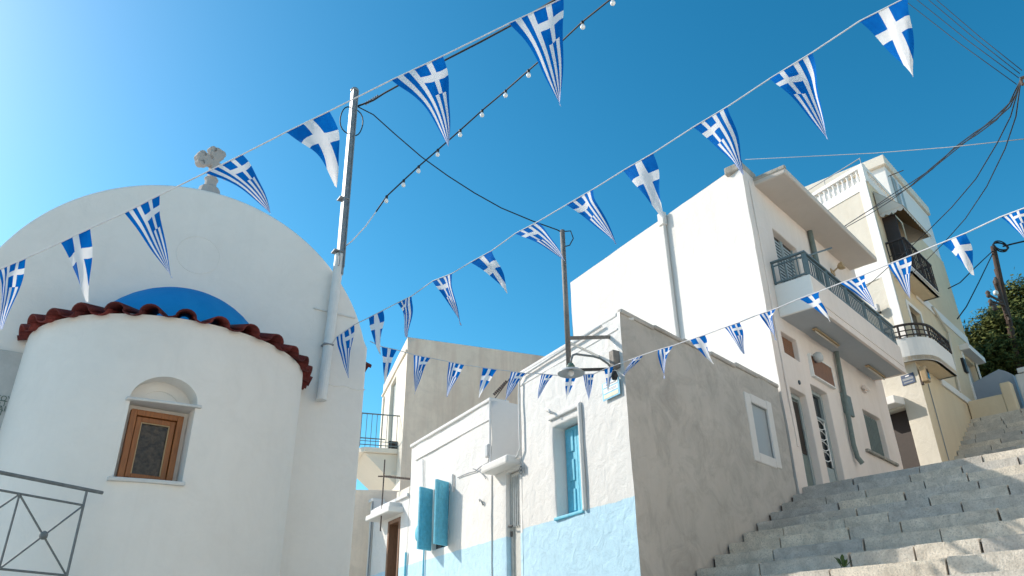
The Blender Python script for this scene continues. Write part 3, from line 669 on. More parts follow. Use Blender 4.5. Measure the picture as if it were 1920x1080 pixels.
# house with the turquoise shutters
h2 = thing('shuttered_house', S.pt(5.3, 0, 2.3), 'low whitewashed house with half-open turquoise shutters and pale blue base', 'house')
ZR2 = 5.70
l2, r2_ = SS(808, 930)[0], SS(846, 915)[0]; t2 = SS(826, 916)[1] + 0.02; b2_ = SS(826, 1030)[1] + 0.03
sc_ = (l2 + r2_) / 2; hw = (l2 - r2_) / 2 * 0.78
shell('wall', [S.pt(sh2e, 0, 0), S.pt(sh2, 0, 0), S.pt(sh2, -5, 0), S.pt(sh2e, -5, 0)], 1.0, ZR2, {0: (0, [(sh2e - sc_ - hw, sh2e - sc_ + hw, b2_, t2, 0.12)]), 1: (1, [])}, [M['white_dado_low'], M['white']], h2, amp=0.018, step=0.2, bevel=0.03)
slab('roof_lip', S, sh2 - 0.01, sh2e + 0.02, -0.35, 0.04, ZR2 - 0.015, ZR2 + 0.05, M['white'], h2, 0.018)
z_ = SS(920, 785)[1]; slab('moulding', S, sh2 + 0.02, sh2e - 0.25, 0, 0.025, z_ - 0.02, z_ + 0.015, M['white'], h2, 0.01)
win = slab('window', S, sc_ - hw + 0.01, sc_ + hw - 0.01, -0.12, -0.09, b2_ + 0.01, t2 - 0.01, M['dark_glass'], h2, 0)
def leaf(hinge, sgn, ang, w):
    d = Plane(S.pt(hinge, 0.015, 0), Y1, -1); du = S.u * sgn * cos(ang) + S.n * sin(ang); d.u = du; d.n = (S.n * cos(ang) - S.u * sgn * sin(ang))
    lf = slab('shutter', d, 0, w, -0.02, 0.02, b2_ - 0.01, t2 + 0.02, M['shutter'], win, 0.005)
    H = t2 - b2_
    for q in range(3):
        z0_ = b2_ + 0.05 + H * q / 3
        for sd_ in (-1, 1): slab('panel', d, 0.06, w - 0.06, 0.02 if sd_ > 0 else -0.03, 0.03 if sd_ > 0 else -0.02, z0_, z0_ + H / 3 - 0.08, M['shutter'], win, 0.008)
leaf(sc_ + hw, -1, radians(66), hw * 1.02); leaf(sc_ - hw, 1, radians(116), hw * 1.02)
s_, z_ = SS(796, 1000); mt = MB(); mt.lathe(S.pt(s_, 0, z_), [(0.16, 0), (0.17, 0.05), (0.15, 0.13), (0.02, 0.15)], 18, axis=S.n); mt.build('meter_box', M['meter'], h2, smooth=True)
MB().tube([S.pt(s_ - 0.05, 0.02, z_ - 0.15), S.pt(s_ - 0.05, 0.02, 2.3)], 0.016, 6).build('conduit', M['meter'], h2)
s1_, z1_ = SS(795, 862); MB().tube([S.pt(s1_, 0.02, z1_), S.pt(s_ + 0.02, 0.02, z_ + 0.15)], 0.012, 6).build('conduit', M['white'], h2)
jb1 = SS(919, 845); MB().box(S, jb1[0] - 0.05, jb1[0] + 0.05, 0, 0.08, jb1[1] - 0.12, jb1[1] + 0.1).build('junction_box', M['lamp_enamel'], h2, 0.02)
wpts = [(919, 858), (917, 868), (905, 874), (893, 884), (884, 886), (873, 890), (860, 896)]
MB().tube([S.pt(SS(*q)[0], 0.02, SS(*q)[1]) for q in wpts], 0.008, 6).build('wire', M['cable_grey'], h2)
MB().tube([S.pt(SS(*q)[0], 0.03, SS(*q)[1]) for q in ((890, 879), (902, 884), (911, 893), (914, 898))], 0.009, 6).build('wire', M['cable_grey'], h2)
MB().tube([S.pt(SS(921, 752)[0], 0.02, SS(921, 752)[1]), S.pt(SS(921, 870)[0], 0.02, SS(921, 870)[1])], 0.02, 8).build('corner_pipe', M['white'], h2)
MB().tube([S.pt(sh2 - 0.03, -0.75, ZR2 + 0.02), S.pt(sh2 - 0.03, -0.75, 4.5)], 0.022, 8).build('conduit', M['cable_grey'], h2)
s_, z_ = SS(905, 942); MB().tube([S.pt(s_ + 0.06, 0.02, z_ + 0.03), S.pt(s_, 0.06, z_ + 0.04), S.pt(s_ - 0.06, 0.05, z_), S.pt(s_ - 0.06, 0.02, z_ - 0.06)], 0.014, 6).build('hook', M['cable_grey'], h2)
s_, z_ = SS(852, 890); MB().tube([S.pt(s_, 0.03, z_), S.pt(s_, 0.03, z_ - 0.3)], 0.02, 8).build('vent_pipe', M['white'], h2)
s_, z_ = SS(764, 1036); MB().tube([S.pt(s_, 0.03, z_), S.pt(s_, 0.03, 2.3)], 0.022, 8).build('conduit', M['shutter'], h2)

# lower house with brown door
h3 = thing('low_house', S.pt(8, 0, 2.3), 'low white house with a brown wooden door under a thick canopy', 'house')
ZR3 = SS(735, 945)[1]
dl3, dr3 = SS(727, 1000)[0], SS(750, 1000)[0]; dt3 = SS(740, 973)[1]
shell('wall', [S.pt(sh3e, 0.0, 0), S.pt(sh2e + 0.01, 0.0, 0), S.pt(sh2e + 0.01, -1.4, 0), S.pt(sh3e, -1.4, 0)], 1.0, ZR3, {0: (0, [(sh3e - dl3, sh3e - dr3, 2.4, dt3, 0.2)])}, [M['white_dado_low']], h3, amp=0.012, step=0.22, bevel=0.02)
slab('roof_lip', S, sh2e + 0.015, sh3e + 0.02, -0.3, 0.05, ZR3 - 0.01, ZR3 + 0.06, M['white'], h3, 0.015)
slab('roof_step', S, sh2e + 0.015, sh2e + 0.7, -0.5, 0.0, ZR3 + 0.06, ZR3 + 0.2, M['cream'], h3, 0.015)
cl3, cr3 = SS(712, 968)[0], SS(757, 948)[0]
slab('canopy', S, cr3, cl3, -0.05, 0.32, dt3 + 0.06, dt3 + 0.17, M['white'], h3, 0.02)
slab('canopy_step', S, cr3 + 0.12, cl3 - 0.12, -0.05, 0.26, dt3 + 0.172, dt3 + 0.27, M['white'], h3, 0.02)
d3 = slab('door', S, dr3 + 0.01, dl3 - 0.01, -0.215, -0.19, 2.4, dt3 - 0.01, M['shutter_grey'], h3, 0)
for a, b_ in ((dr3 + 0.005, dr3 + 0.08), (dl3 - 0.09, dl3 - 0.005)): slab('frame', S, a, b_, -0.19, 0.012, 2.4, dt3 - 0.005, M['wood_dark'], d3, 0.008)
slab('frame', S, dr3 + 0.08, dl3 - 0.09, -0.19, 0.008, dt3 - 0.08, dt3 - 0.005, M['wood_dark'], d3, 0.008)

h4 = thing('lane_wall_house', S.pt(9.8, 0, 2.3), 'farthest low white house front down the lane with stepped parapet', 'house')
za4 = SS(690, 945)[1]
shell('wall', [S.pt(sh4e, 0.0, 0), S.pt(sh3e + 0.04, 0.0, 0), S.pt(sh3e + 0.04, -1.5, 0), S.pt(sh4e, -1.5, 0)], 1.0, za4, {0: (0, [])}, [M['white_dado_low']], h4, amp=0.012, step=0.25, bevel=0.02)
slab('roof_lip', S, sh3e + 0.05, sh4e - 0.35, -0.25, 0.05, za4 - 0.01, za4 + 0.06, M['white'], h4, 0.015)
slab('end_pier', S, sh4e - 0.33, sh4e, -0.25, 0.03, za4 + 0.002, za4 + 0.26, M['white'], h4, 0.015)
s_, z_ = SS(686, 996); slab('vent', S, s_ - 0.03, s_ + 0.03, -0.01, 0.012, z_ - 0.07, z_ + 0.07, M['dark_glass'], h4, 0)
MB().tube([S.pt(sh3e + 0.02, 0.04, za4 - 0.02), S.pt(sh3e + 0.02, 0.04, 2.3)], 0.018, 8).build('conduit', M['cable_grey'], h4)

# low tan wall and iron pole seen over the house roofs
bw = thing('tan_yard_wall', S.pt(11, -3, 2.2), 'low tan yard wall behind the farthest white house', 'wall')
q0 = at_dist(676, 918, 17.6); q1 = at_dist(742, 925, 17.6)
Q = Plane(q0, degrees(atan2(q1.x - q0.x, q1.y - q0.y)), 1); slab('wall', Q, -2.0, (q1 - q0).length + 1.2, -0.3, 0, 1.5, q0.z, M['tan'], bw, 0.02)
aer = thing('iron_mast', at_dist(717, 955, 16.2), 'thin dark iron mast with crossbar on the low house roof', 'mast')
pa, pb = at_dist(715.5, 958, 16.2), at_dist(722, 862, 16.2); rod('mast', pa - UPZ * 0.4, Vector((pa.x, pa.y, pb.z)), 0.028, M['rust'], aer)
zb_ = at_dist(719, 893, 16.2).z; rod('crossbar', Vector((pa.x - 0.12, pa.y, zb_)), Vector((pa.x + 0.14, pa.y, zb_)), 0.03, M['rust'], aer)
ch1, ch2 = Vector((pa.x, pa.y, zb_)), at_dist(769, 898, 15.6)
chn = thing('roof_chain', (ch1 + ch2) / 2, 'dark chain stretched from the iron mast to the shuttered house', 'chain')
for k in range(14):
    a = ch1.lerp(ch2, k / 14.0); b_ = ch1.lerp(ch2, (k + 0.62) / 14.0); bar('chain_link', a, b_, 0.04, M['rust'], chn)
cb1, cb2 = at_dist(926, 740, 13.4), at_dist(951, 714, 13.4)
spr = thing('coil_spring', cb1, 'short brown coiled iron strut on the shuttered house roof', 'strut')
for k in range(9): rod('coil', cb1.lerp(cb2, k / 9), cb1.lerp(cb2, (k + 0.6) / 9), 0.06, M['rust'], spr)
rod('core', cb1 - UPZ * 0.1, cb2 + (cb2 - cb1) * 0.3, 0.02, M['rust'], spr)

# ------------------------------------------------------------------ tan building down the lane
tb = thing('tan_building', (T0.x, T0.y, 2.2), 'three-storey tan building with streaked side wall and small balcony down the lane', 'building')
ztan = T1.uv(766, 630)[1]
tdl = [T1.uv(738, 722)[0], T1.uv(733, 722)[0]]
d_s0, d_s1 = T1.uv(741, 740)[0], T1.uv(732, 740)[0]; d_z1 = T1.uv(737, 715)[1]; zsl = T1.uv(700, 795, 1.0)[1]
w_s0, w_s1 = T1.uv(744, 860)[0] + 0.05, T1.uv(733, 860)[0] - 0.1; w_z1 = T1.uv(741, 833)[1] - 0.05; w_z0 = T1.uv(737, 893)[1]
shell('wall', [T1.pt(4.2, 0, 0), (T0.x, T0.y), T2.pt(6.2, 0, 0), T1.pt(4.2, -7, 0)], 1.0, ztan,
      {0: (0, [(4.2 - d_s1, 4.2 - d_s0, zsl + 0.02, d_z1, 0.15), (4.2 - w_s1, 4.2 - w_s0, w_z0, w_z1, 0.12)]), 1: (1, [])}, [M['cream'], M['tan']], tb, amp=0.012, step=0.35, bevel=0.02)
slab('cornice', T1, 0.02, 4.2, 0, 0.05, ztan - 0.42, ztan - 0.36, M['cream'], tb, 0.01)
dd = slab('door', T1, d_s0 + 0.01, d_s1 - 0.01, -0.14, -0.1, zsl + 0.03, d_z1 - 0.01, M['shutter_grey'], tb, 0)
ww = slab('window', T1, w_s0 + 0.01, w_s1 - 0.01, -0.115, -0.09, w_z0 + 0.01, w_z1 - 0.01, M['dark_glass'], tb, 0)
for a, b_, n1 in ((w_s0 - 0.03, w_s0 + 0.02, 0.24), (w_s1 - 0.02, w_s1 + 0.03, 0.24)):
    sh = slab('shutter', T1, a, b_, 0.0, n1, w_z0 - 0.02, w_z1 + 0.03, M['dark_brown'], ww, 0.004)
slab('sill', T1, w_s0 - 0.1, w_s1 + 0.1, -0.05, 0.12, w_z0 - 0.1, w_z0 - 0.03, M['cream'], tb, 0.01)
s_a, s_b = T1.uv(722, 860)[0], T1.uv(727, 860)[0]
slab('pilaster', T1, 3.75, 3.95, 0.0, 0.05, 3, T1.uv(722, 742)[1], M['cream'], tb, 0.01)
slab('shutter', T1, 3.1, 3.5, 0.0, 0.04, T1.uv(724, 925)[1], T1.uv(727, 868)[1], M['shutter_grey'], tb, 0.01)
bal = MB(); bn = 1.05; b_s0, b_s1 = 0.62, 3.1
poly = [T1.pt(b_s0, 0, zsl - 0.13), T1.pt(b_s0, bn - 0.15, zsl - 0.13)] + [T1.pt(b_s0 + 0.25 - 0.25 * cos(a), bn - 0.25 + 0.25 * sin(a), zsl - 0.13) for a in (0.4, 0.8, 1.2)] + [T1.pt(b_s1, bn, zsl - 0.13), T1.pt(b_s1, 0, zsl - 0.13)]
balc = MB().prism(poly, (0, 0, 0.13)).build('balcony', M['cream'], tb, 0.015)
MB().add([T1.pt(b_s0 + 0.1, 0, zsl - 0.14), T1.pt(b_s1, 0, zsl - 0.14), T1.pt(b_s1, 0.0, zsl - 0.95), T1.pt(b_s0 + 0.1, 0.0, zsl - 0.95), T1.pt(b_s0 + 0.1, bn - 0.15, zsl - 0.14), T1.pt(b_s1, bn - 0.1, zsl - 0.14)], [(0, 1, 2, 3), (0, 4, 5, 1), (3, 2, 5, 4), (0, 3, 4), (1, 5, 2)]).build('bracket', M['cream'], balc)
rzt = zsl + 0.92
for zz, w in ((rzt, 0.03), (zsl + 0.06, 0.02), (zsl + 0.16, 0.016)):
    for a, b_ in ((T1.pt(b_s0, 0, zz), T1.pt(b_s0, bn, zz)), (T1.pt(b_s0, bn, zz), T1.pt(b_s1, bn, zz)), (T1.pt(b_s1, bn, zz), T1.pt(b_s1, 0, zz))): bar('rail', a, b_, w, M['rail_green'], balc)
for k in range(8): bar('baluster', T1.pt(b_s0, 0.06 + k * 0.14, zsl), T1.pt(b_s0, 0.06 + k * 0.14, rzt), 0.014, M['rail_green'], balc)
for k in range(18): bar('baluster', T1.pt(b_s0 + k * 0.14, bn, zsl), T1.pt(b_s0 + k * 0.14, bn, rzt), 0.014, M['rail_green'], balc)

# ------------------------------------------------------------------ white two-storey building beside the steps
wb = thing('white_building', G.pt(8, 0, 4.2), 'two-storey white building with flat roof overhang and long balcony above the steps', 'building')
ZW = 10.95
def GG(px, py, n=0.0): return G.uv(px, py, n)
NP = 0.03
d1a, d1b = GG(1481, 740)[0], GG(1511, 752)[0]; d1t = GG(1481, 727)[1]
d2a, d2b = GG(1521, 740)[0], GG(1552, 752)[0]; d2t = GG(1521, 722)[1]
w1a, w1b = GG(1616, 775)[0], GG(1652, 800)[0]; w1t, w1bz = GG(1614, 766)[1], GG(1630, 847)[1]
v1a, v1b = GG(1465, 640)[0], GG(1491, 640)[0]; v1t, v1z = GG(1464, 622)[1], GG(1470, 662)[1]
u1a, u1b = GG(1453, 470)[0], GG(1492, 470)[0]; u1t = GG(1454, 436)[1]; zsb = GG(1463, 597)[1]
FO = 4.92
holes = [(a - FO, b_ - FO, c, d_, e) for a, b_, c, d_, e in ((d1a, d1b, 4.32, d1t, 0.22), (d2a, d2b, 4.32, d2t, 0.22), (w1a, w1b, w1bz, w1t, 0.2), (v1a, v1b, v1z, v1t, 0.16), (u1a, u1b, zsb + 0.3, u1t, 0.16))]
cor = [G.pt(FO, NP, 0), G.pt(11.15, NP, 0), G.pt(7.6, -6.0, 0), WL.pt(6.26, 0, 0)]  # unseen back corner, shaped so sunlight gets past to the beige side wall
shell('wall', cor, 3.0, [ZW - 0.05, ZW - 0.1, ZW, ZW], {0: (1, holes), 3: (0, [])}, [M['bldg'], M['face']], wb, amp=0.012, step=0.3, bevel=0.02)
# roof overhang with weathered edge
zo = GG(1422, 358)[1]
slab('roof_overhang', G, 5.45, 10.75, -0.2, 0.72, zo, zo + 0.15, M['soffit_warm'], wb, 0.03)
slab('parapet_stub', G, FO - 0.0, 5.6, -0.35, NP + 0.02, ZW - 0.16, ZW + 0.02, M['moss'], wb, 0.03)
slab('overhang_edge', G, 5.43, 5.52, -0.1, 0.73, zo + 0.10, zo + 0.19, M['moss'], wb, 0.02)
slab('corner_strip', G, FO + 0.24, FO + 0.28, NP, NP + 0.03, 5.0, zo, M['face'], wb, 0.008)
# balcony
bs0, bs1, bn_ = 5.55, 10.55, 0.68
zst = G.uv(1524, 526, bn_)[1]
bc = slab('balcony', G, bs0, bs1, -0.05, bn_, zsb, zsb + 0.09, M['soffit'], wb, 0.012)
slab('balcony_front', G, bs0, bs1, bn_ + 0.001, bn_ + 0.07, zsb - 0.015, zst, M['face'], bc, 0.012)
slab('balcony_end', G, bs0 - 0.06, bs0, NP, bn_ + 0.07, zsb - 0.012, zst - 0.002, M['trim'], bc, 0.012)
slab('balcony_end', G, bs1, bs1 + 0.06, NP, bn_ + 0.07, zsb - 0.012, zst - 0.002, M['face'], bc, 0.012)
slab('drip_moulding', G, bs0 + 0.01, bs1 - 0.01, bn_ + 0.07, bn_ + 0.085, zsb + 0.13, zsb + 0.15, M['face'], bc, 0.004)
zrt = G.uv(1514, 479, bn_ + 0.03)[1]
rn = bn_ + 0.03
for nm, a, b_, w, d_ in (('top_rail', G.pt(bs0 - 0.03, rn, zrt), G.pt(bs1 + 0.03, rn, zrt), 0.06, 0.035), ('lower_rail', G.pt(bs0, rn, zst + 0.05), G.pt(bs1, rn, zst + 0.05), 0.035, 0.03), ('upper_rail', G.pt(bs0, rn, zrt - 0.09), G.pt(bs1, rn, zrt - 0.09), 0.025, 0.025),
                      ('top_rail', G.pt(bs0 - 0.03, NP, zrt), G.pt(bs0 - 0.03, rn + 0.03, zrt), 0.06, 0.035), ('lower_rail', G.pt(bs0 - 0.03, NP, zst + 0.05), G.pt(bs0 - 0.03, rn, zst + 0.05), 0.035, 0.03), ('upper_rail', G.pt(bs0 - 0.03, NP, zrt - 0.09), G.pt(bs0 - 0.03, rn, zrt - 0.09), 0.025, 0.025)):
    bar(nm, a, b_, w, M['rail_green'], bc, d=d_)
nb = 44
for k in range(nb + 1):
    s_ = bs0 + (bs1 - bs0) * k / nb
    if k % 9 == 0: bar('post', G.pt(s_, rn, zst - 0.05), G.pt(s_, rn, zrt), 0.05, M['rail_green'], bc)
    else: bar('baluster', G.pt(s_, rn, zst + 0.05), G.pt(s_, rn, zrt - 0.09), 0.018, M['rail_green'], bc)
for k in range(6):
    n_ = NP + 0.03 + (rn - NP - 0.06) * k / 5; bar('post' if k in (0, 5) else 'baluster', G.pt(bs0 - 0.03, n_, zst + 0.02), G.pt(bs0 - 0.03, n_, zrt - 0.03), 0.04 if k in (0, 5) else 0.018, M['rail_green'], bc)
# tube lights under the balcony
for (xa, ya, xb, yb) in ((1527, 618, 1571, 650), (1626, 687, 1658, 710)):
    n_ = 0.22; pa = at_height(xa, ya, zsb - 0.05); pb = at_height(xb, yb, zsb - 0.05)
    tl = MB().box(Plane(pa, degrees(atan2(pb.x - pa.x, pb.y - pa.y)), 1), 0, (pb - pa).length, -0.045, 0.045, zsb - 0.05, zsb - 0.016).build('tube_light', M['ochre'], wb, 0.006)
    MB().tube([pa + (pb - pa) * 0.03 - UPZ * 0.025, pa + (pb - pa) * 0.97 - UPZ * 0.025], 0.018, 10).build('tube', M['tube_light'], tl, smooth=True)
# upper balcony door with shutter
ud = slab('balcony_door', G, u1a + 0.005, u1b - 0.005, -0.125, -0.1, zsb + 0.3, u1t - 0.005, M['dark_glass'], wb, 0)
um = (u1a + u1b) / 2
for a, b_ in ((u1a + 0.03, um - 0.01), (um + 0.01, u1b - 0.03)):
    for x0, x1 in ((a, a + 0.05), (b_ - 0.05, b_)): slab('stile', G, x0, x1, -0.1, -0.06, zsb + 0.3, u1t - 0.03, M['shutter_grey'], ud, 0.004)
    for q in range(22):
        z_ = zsb + 0.34 + q * (u1t - zsb - 0.4) / 22; bar('slat', G.pt(a + 0.05, -0.08, z_), G.pt(b_ - 0.05, -0.08, z_), 0.008, M['shutter_grey'], ud, d=0.05)
# column pipe, cross pipe and lamp under the overhang
sA, zA_ = GG(1522, 450, 0.1); MB().tube([G.pt(sA, 0.1, zo), G.pt(sA + 0.05, 0.1, zsb + 0.1)], 0.06, 10).build('column_pipe', M['green_grey'], wb)
pA, pB = G.pt(bs0 + 0.25, rn, zrt + 0.06), at_dist(1559, 465, 16.6); pB = G.at(1559, 465, 0.55); pA = G.at(1500, 484, 0.62)
rod('awning_pole', pA, pB, 0.035, M['rail_green'], wb)
sl, zl_ = GG(1566, 503, 0.12); fx = MB(); fx.box(G, sl - 0.12, sl + 0.12, 0.02, 0.06, zl_ - 0.14, zl_ - 0.02); fx.tube([G.pt(sl, 0.05, zl_ - 0.08), G.pt(sl + 0.02, 0.2, zl_ + 0.02)], 0.02, 8); fx.lathe(G.pt(sl + 0.02, 0.18, zl_), [(0.05, 0), (0.09, 0.06), (0.1, 0.14)], 12, axis=(G.n + UPZ * 0.2)); fx.build('flood_lamp', M['ochre'], wb, 0.005)
# street level: vent, sign board, globe, doors, meter cupboard, downpipe, window
vt = slab('vent_window', G, v1a + 0.005, v1b - 0.005, -0.125, -0.1, v1z + 0.005, v1t - 0.005, M['dark_brown'], wb, 0)
for q in range(9):
    z_ = v1z + 0.04 + q * (v1t - v1z - 0.08) / 8; bar('slat', G.pt(v1a + 0.02, -0.07, z_), G.pt(v1b - 0.02, -0.07, z_), 0.012, M['sign_wood'], vt, d=0.04)
sg = thing('sign_board', G.at(1530, 700), 'weathered brown wooden sign board above the middle door', 'sign')
ga, gb2 = GG(1512, 672)[0], GG(1550, 690)[0]; gz1, gz0 = GG(1512, 668)[1], GG(1514, 702)[1]
slab('board', G, ga, gb2, NP + 0.03, NP + 0.055, gz0, gz1, M['sign_wood'], sg, 0.004)
for a, b_, c, d_ in ((ga - 0.03, ga, gz0 - 0.03, gz1 + 0.03), (gb2, gb2 + 0.03, gz0 - 0.03, gz1 + 0.03), (ga, gb2, gz1, gz1 + 0.03), (ga, gb2, gz0 - 0.03, gz0)): slab('frame', G, a, b_, NP, NP + 0.07, c, d_, M['trim'], sg, 0.004)
s_, z_ = GG(1530, 671, 0.12); glb = MB(); glb.lathe(G.pt(s_, NP, z_), [(0.06, 0), (0.06, 0.05), (0.1, 0.08), (0.115, 0.14), (0.09, 0.2), (0.02, 0.23)], 14, axis=G.n); glb.build('globe_lamp', M['lamp_enamel'], wb, smooth=True)
def street_door(nm, a, b_, t, louvre):
    d_ = slab(nm, G, a + 0.005, b_ - 0.005, -0.185, -0.16, 4.32, t - 0.005, M['shutter_grey'] if louvre else M['dark_glass'], wb, 0)
    for x0, x1 in ((a + 0.01, a + 0.09), (b_ - 0.09, b_ - 0.01)): slab('frame', G, x0, x1, -0.16, -0.1, 4.32, t - 0.01, M['shutter_grey'], d_, 0.006)
    slab('frame', G, a + 0.09, b_ - 0.09, -0.16, -0.1, t - 0.09, t - 0.01, M['shutter_grey'], d_, 0.006)
    if louvre:
        slab('lower_panel', G, a + 0.09, b_ - 0.09, -0.16, -0.12, 4.32, 5.0, M['green_grey'], d_, 0.006)
        for q in range(22):
            z_ = 5.06 + q * (t - 5.18) / 22; bar('slat', G.pt(a + 0.09, -0.135, z_), G.pt(b_ - 0.09, -0.135, z_), 0.012, M['dark_brown'], d_, d=0.055)
    else:
        zt_ = t - 0.55
        slab('transom', G, a + 0.09, b_ - 0.09, -0.16, -0.1, zt_ - 0.05, zt_, M['shutter_grey'], d_, 0.006)
        slab('lower_panel', G, a + 0.09, b_ - 0.09, -0.16, -0.12, 4.32, 4.95, M['shutter_grey'], d_, 0.006)
        for q in range(4):
            zc_ = 5.05 + (zt_ - 5.1) * (q + 0.5) / 4; hh = (zt_ - 5.1) / 8 * 0.9; cx = (a + b_) / 2; ww_ = (b_ - a) / 2 - 0.14
            MB().tube([G.pt(cx + ww_ * cos(2 * pi * k / 8 + pi / 8), -0.12, zc_ + hh * sin(2 * pi * k / 8 + pi / 8)) for k in range(9)], 0.011, 6).build('scrollwork', M['iron_white'], d_)
        for x0 in (a + 0.12, b_ - 0.12): bar('grille_bar', G.pt(x0, -0.12, 4.98), G.pt(x0, -0.12, zt_ - 0.05), 0.018, M['iron_white'], d_)
street_door('louvred_door', d1a, d1b, d1t, True); street_door('glazed_door', d2a, d2b, d2t, False)
s_, z_ = GG(1495, 717); MB().lathe(G.pt(s_, NP, z_ - 0.01), [(0.045, 0), (0.04, 0.02)], 12, axis=G.n).build('house_number', M['number'], wb)
ma_, mb_ = GG(1573, 745)[0], GG(1590, 755)[0]; mz1, mz0 = GG(1573, 737)[1], GG(1582, 772)[1]
slab('meter_cupboard', G, ma_, mb_, NP, NP + 0.05, mz0 - 0.05, mz1, M['green_grey'], wb, 0.006)
dpp = MB(); sA, zA_ = GG(1570, 668, 0.1); sB, zB_ = GG(1611, 868, 0.1); dpp.tube([G.pt(sA, 0.1, zsb), G.pt(sB - 0.1, 0.1, zB_ + 0.35), G.pt(sB - 0.06, 0.11, zB_ + 0.1), G.pt(sB, 0.16, zB_ - 0.02)], 0.05, 10); dpp.build('downpipe', M['green_grey'], wb)
s_, z_ = GG(1623, 729, 0.08); ft_ = MB(); ft_.tube([G.pt(s_ - 0.16, 0.1, z_), G.pt(s_ + 0.1, 0.1, z_)], 0.05, 10); ft_.box(G, s_ - 0.05, s_ + 0.05, NP, 0.09, z_ - 0.09, z_ + 0.07); ft_.build('wall_lamp', M['face'], wb, 0.004)
wn_ = slab('window', G, w1a + 0.005, w1b - 0.005, -0.165, -0.14, w1bz + 0.005, w1t - 0.005, M['dark_glass'], wb, 0)
for x0, x1, c, d_ in ((w1a + 0.01, w1a + 0.07, w1bz, w1t), (w1b - 0.07, w1b - 0.01, w1bz, w1t), (w1a + 0.07, w1b - 0.07, w1t - 0.08, w1t - 0.01), (w1a + 0.07, w1b - 0.07, w1bz + 0.01, w1bz + 0.07)): slab('frame', G, x0, x1, -0.14, -0.08, c + 0.005, d_ - 0.005, M['shutter_grey'], wn_, 0.006)
for q in range(9):
    s_ = w1a + 0.12 + q * (w1b - w1a - 0.24) / 8; bar('grille_bar', G.pt(s_, -0.06, w1bz + 0.05), G.pt(s_, -0.06, w1t - 0.06), 0.03, M['green_grey'], wn_)
slab('sill', G, w1a - 0.4, w1b + 0.35, -0.1, NP + 0.06, w1bz - 0.06, w1bz, M['moss'], wb, 0.008)
# downpipe on the sunlit end wall, with hopper
sd1, zd1 = WL.uv(1245, 405); sd2, zd2 = WL.uv(1275, 640)
MB().box(WL, sd1 - 0.05, sd1 + 0.05, 0.005, 0.1, 5.5, ZW - 0.1).build('end_downpipe', M['bldg'], wb, 0.02)
slab('hopper', WL, sd1 - 0.09, sd1 + 0.09, 0.005, 0.13, ZW - 0.3, ZW + 0.03, M['bldg'], wb, 0.015)
# small aerial stub on the roof corner
MB().tube([G.pt(FO + 0.4, -0.1, ZW), G.pt(FO + 0.4, -0.1, ZW + 0.3)], 0.012, 6).build('roof_stub', M['rust'], wb)

# ------------------------------------------------------------------ beige four-level building
bb = thing('beige_building', (B0.x, B0.y, 5.2), 'tall beige building with roof balustrade, canvas awning and curved balcony', 'building')
ZB = 14.0
def BB(px, py, n=0.0): return B.uv(px, py, n)
dfa, dfb = BB(1812, 690)[0], BB(1846, 740)[0]; dft, dfz = BB(1812, 672)[1], BB(1838, 752)[1] - 0.25
pA_ = (BB(1703, 578)[0], BB(1727, 600)[0]); pz1 = BB(1703, 572)[1]
lx = BL.uv(1697, 765)[0]; ldz = BL.uv(1690, 766)[1]
shell('wall', [BL.pt(5.5, 0, 0), (B0.x, B0.y), B.pt(6.9, 0, 0), BL.pt(5.5, -6.5, 0)], 2.0, ZB,
      {0: (1, [(5.5 - 1.5, 5.5 - lx, 4.3, ldz, 0.25)]), 1: (0, [(dfa, dfb, dfz, dft, 0.2), (pA_[0], pA_[1], 8.7, pz1, 0.15), (0.55, 1.9, 11.2, 13.0, 0.35)])}, [M['beige'], M['beige_side']], bb, amp=0.008, step=0.4, bevel=0.03)
# white trims
slab('corner_pilaster', BL, 0.012, 0.27, 0.0, 0.03, 8.9, ZB, M['trim'], bb, 0.008)
slab('top_band', BL, 0.27, 5.2, 0.0, 0.028, 13.78, ZB, M['trim'], bb, 0.008)
slab('floor_band', BL, 0.27, 5.2, 0.0, 0.025, 11.0, 11.55, M['trim'], bb, 0.01)
slab('panel_edge', BL, 0.27, 0.36, 0.0, 0.02, 9.0, 11.0, M['beige_side'], bb, 0.006)
slab('belt', B, 1.9, 6.9, 0.0, 0.03, BB(1720, 555)[1] - 0.15, BB(1720, 555)[1] + 0.15, M['trim'], bb, 0.008)
slab('lower_belt', B, 1.9, 5.2, 0.0, 0.05, BB(1765, 715)[1] - 0.14, BB(1765, 715)[1] + 0.06, M['trim'], bb, 0.008)
MB().tube([B.pt(0.55, 0.03, 8.0), B.pt(0.55, 0.03, 4.5)], 0.012, 6).build('wall_cable', M['cable_grey'], bb)
dpb = MB(); dpb.tube([B.at(1748, 575, 0.06), B.at(1778, 625, 0.06), B.at(1800, 735, 0.06)], 0.035, 8); dpb.build('downpipe', M['beige_side'], bb)
# roof balustrade
bl = slab('balustrade', BL, 0.0, 4.2, -0.14, 0.02, 14.5, 14.62, M['trim'], bb, 0.01)
slab('plinth', BL, 0.0, 4.2, -0.14, 0.02, ZB + 0.003, ZB + 0.07, M['trim'], bl, 0.008)
slab('pier', BL, 0.0, 0.16, -0.145, 0.022, ZB + 0.07, 14.5, M['trim'], bl, 0.006)
bal_me = None
def baluster(pos, parent):
    global bal_me
    if bal_me is None:
        mb = MB(); mb.lathe((0, 0, 0), [(0.05, 0), (0.05, 0.03), (0.03, 0.06), (0.055, 0.16), (0.05, 0.22), (0.024, 0.32), (0.03, 0.37), (0.048, 0.40), (0.048, 0.43)], 10)
        me = bpy.data.meshes.new('baluster'); me.from_pydata(mb.v, [], mb.f); me.materials.append(M['trim']); me.polygons.foreach_set('use_smooth', [True] * len(me.polygons)); bal_me = me
    link('baluster', bal_me, parent, pos)
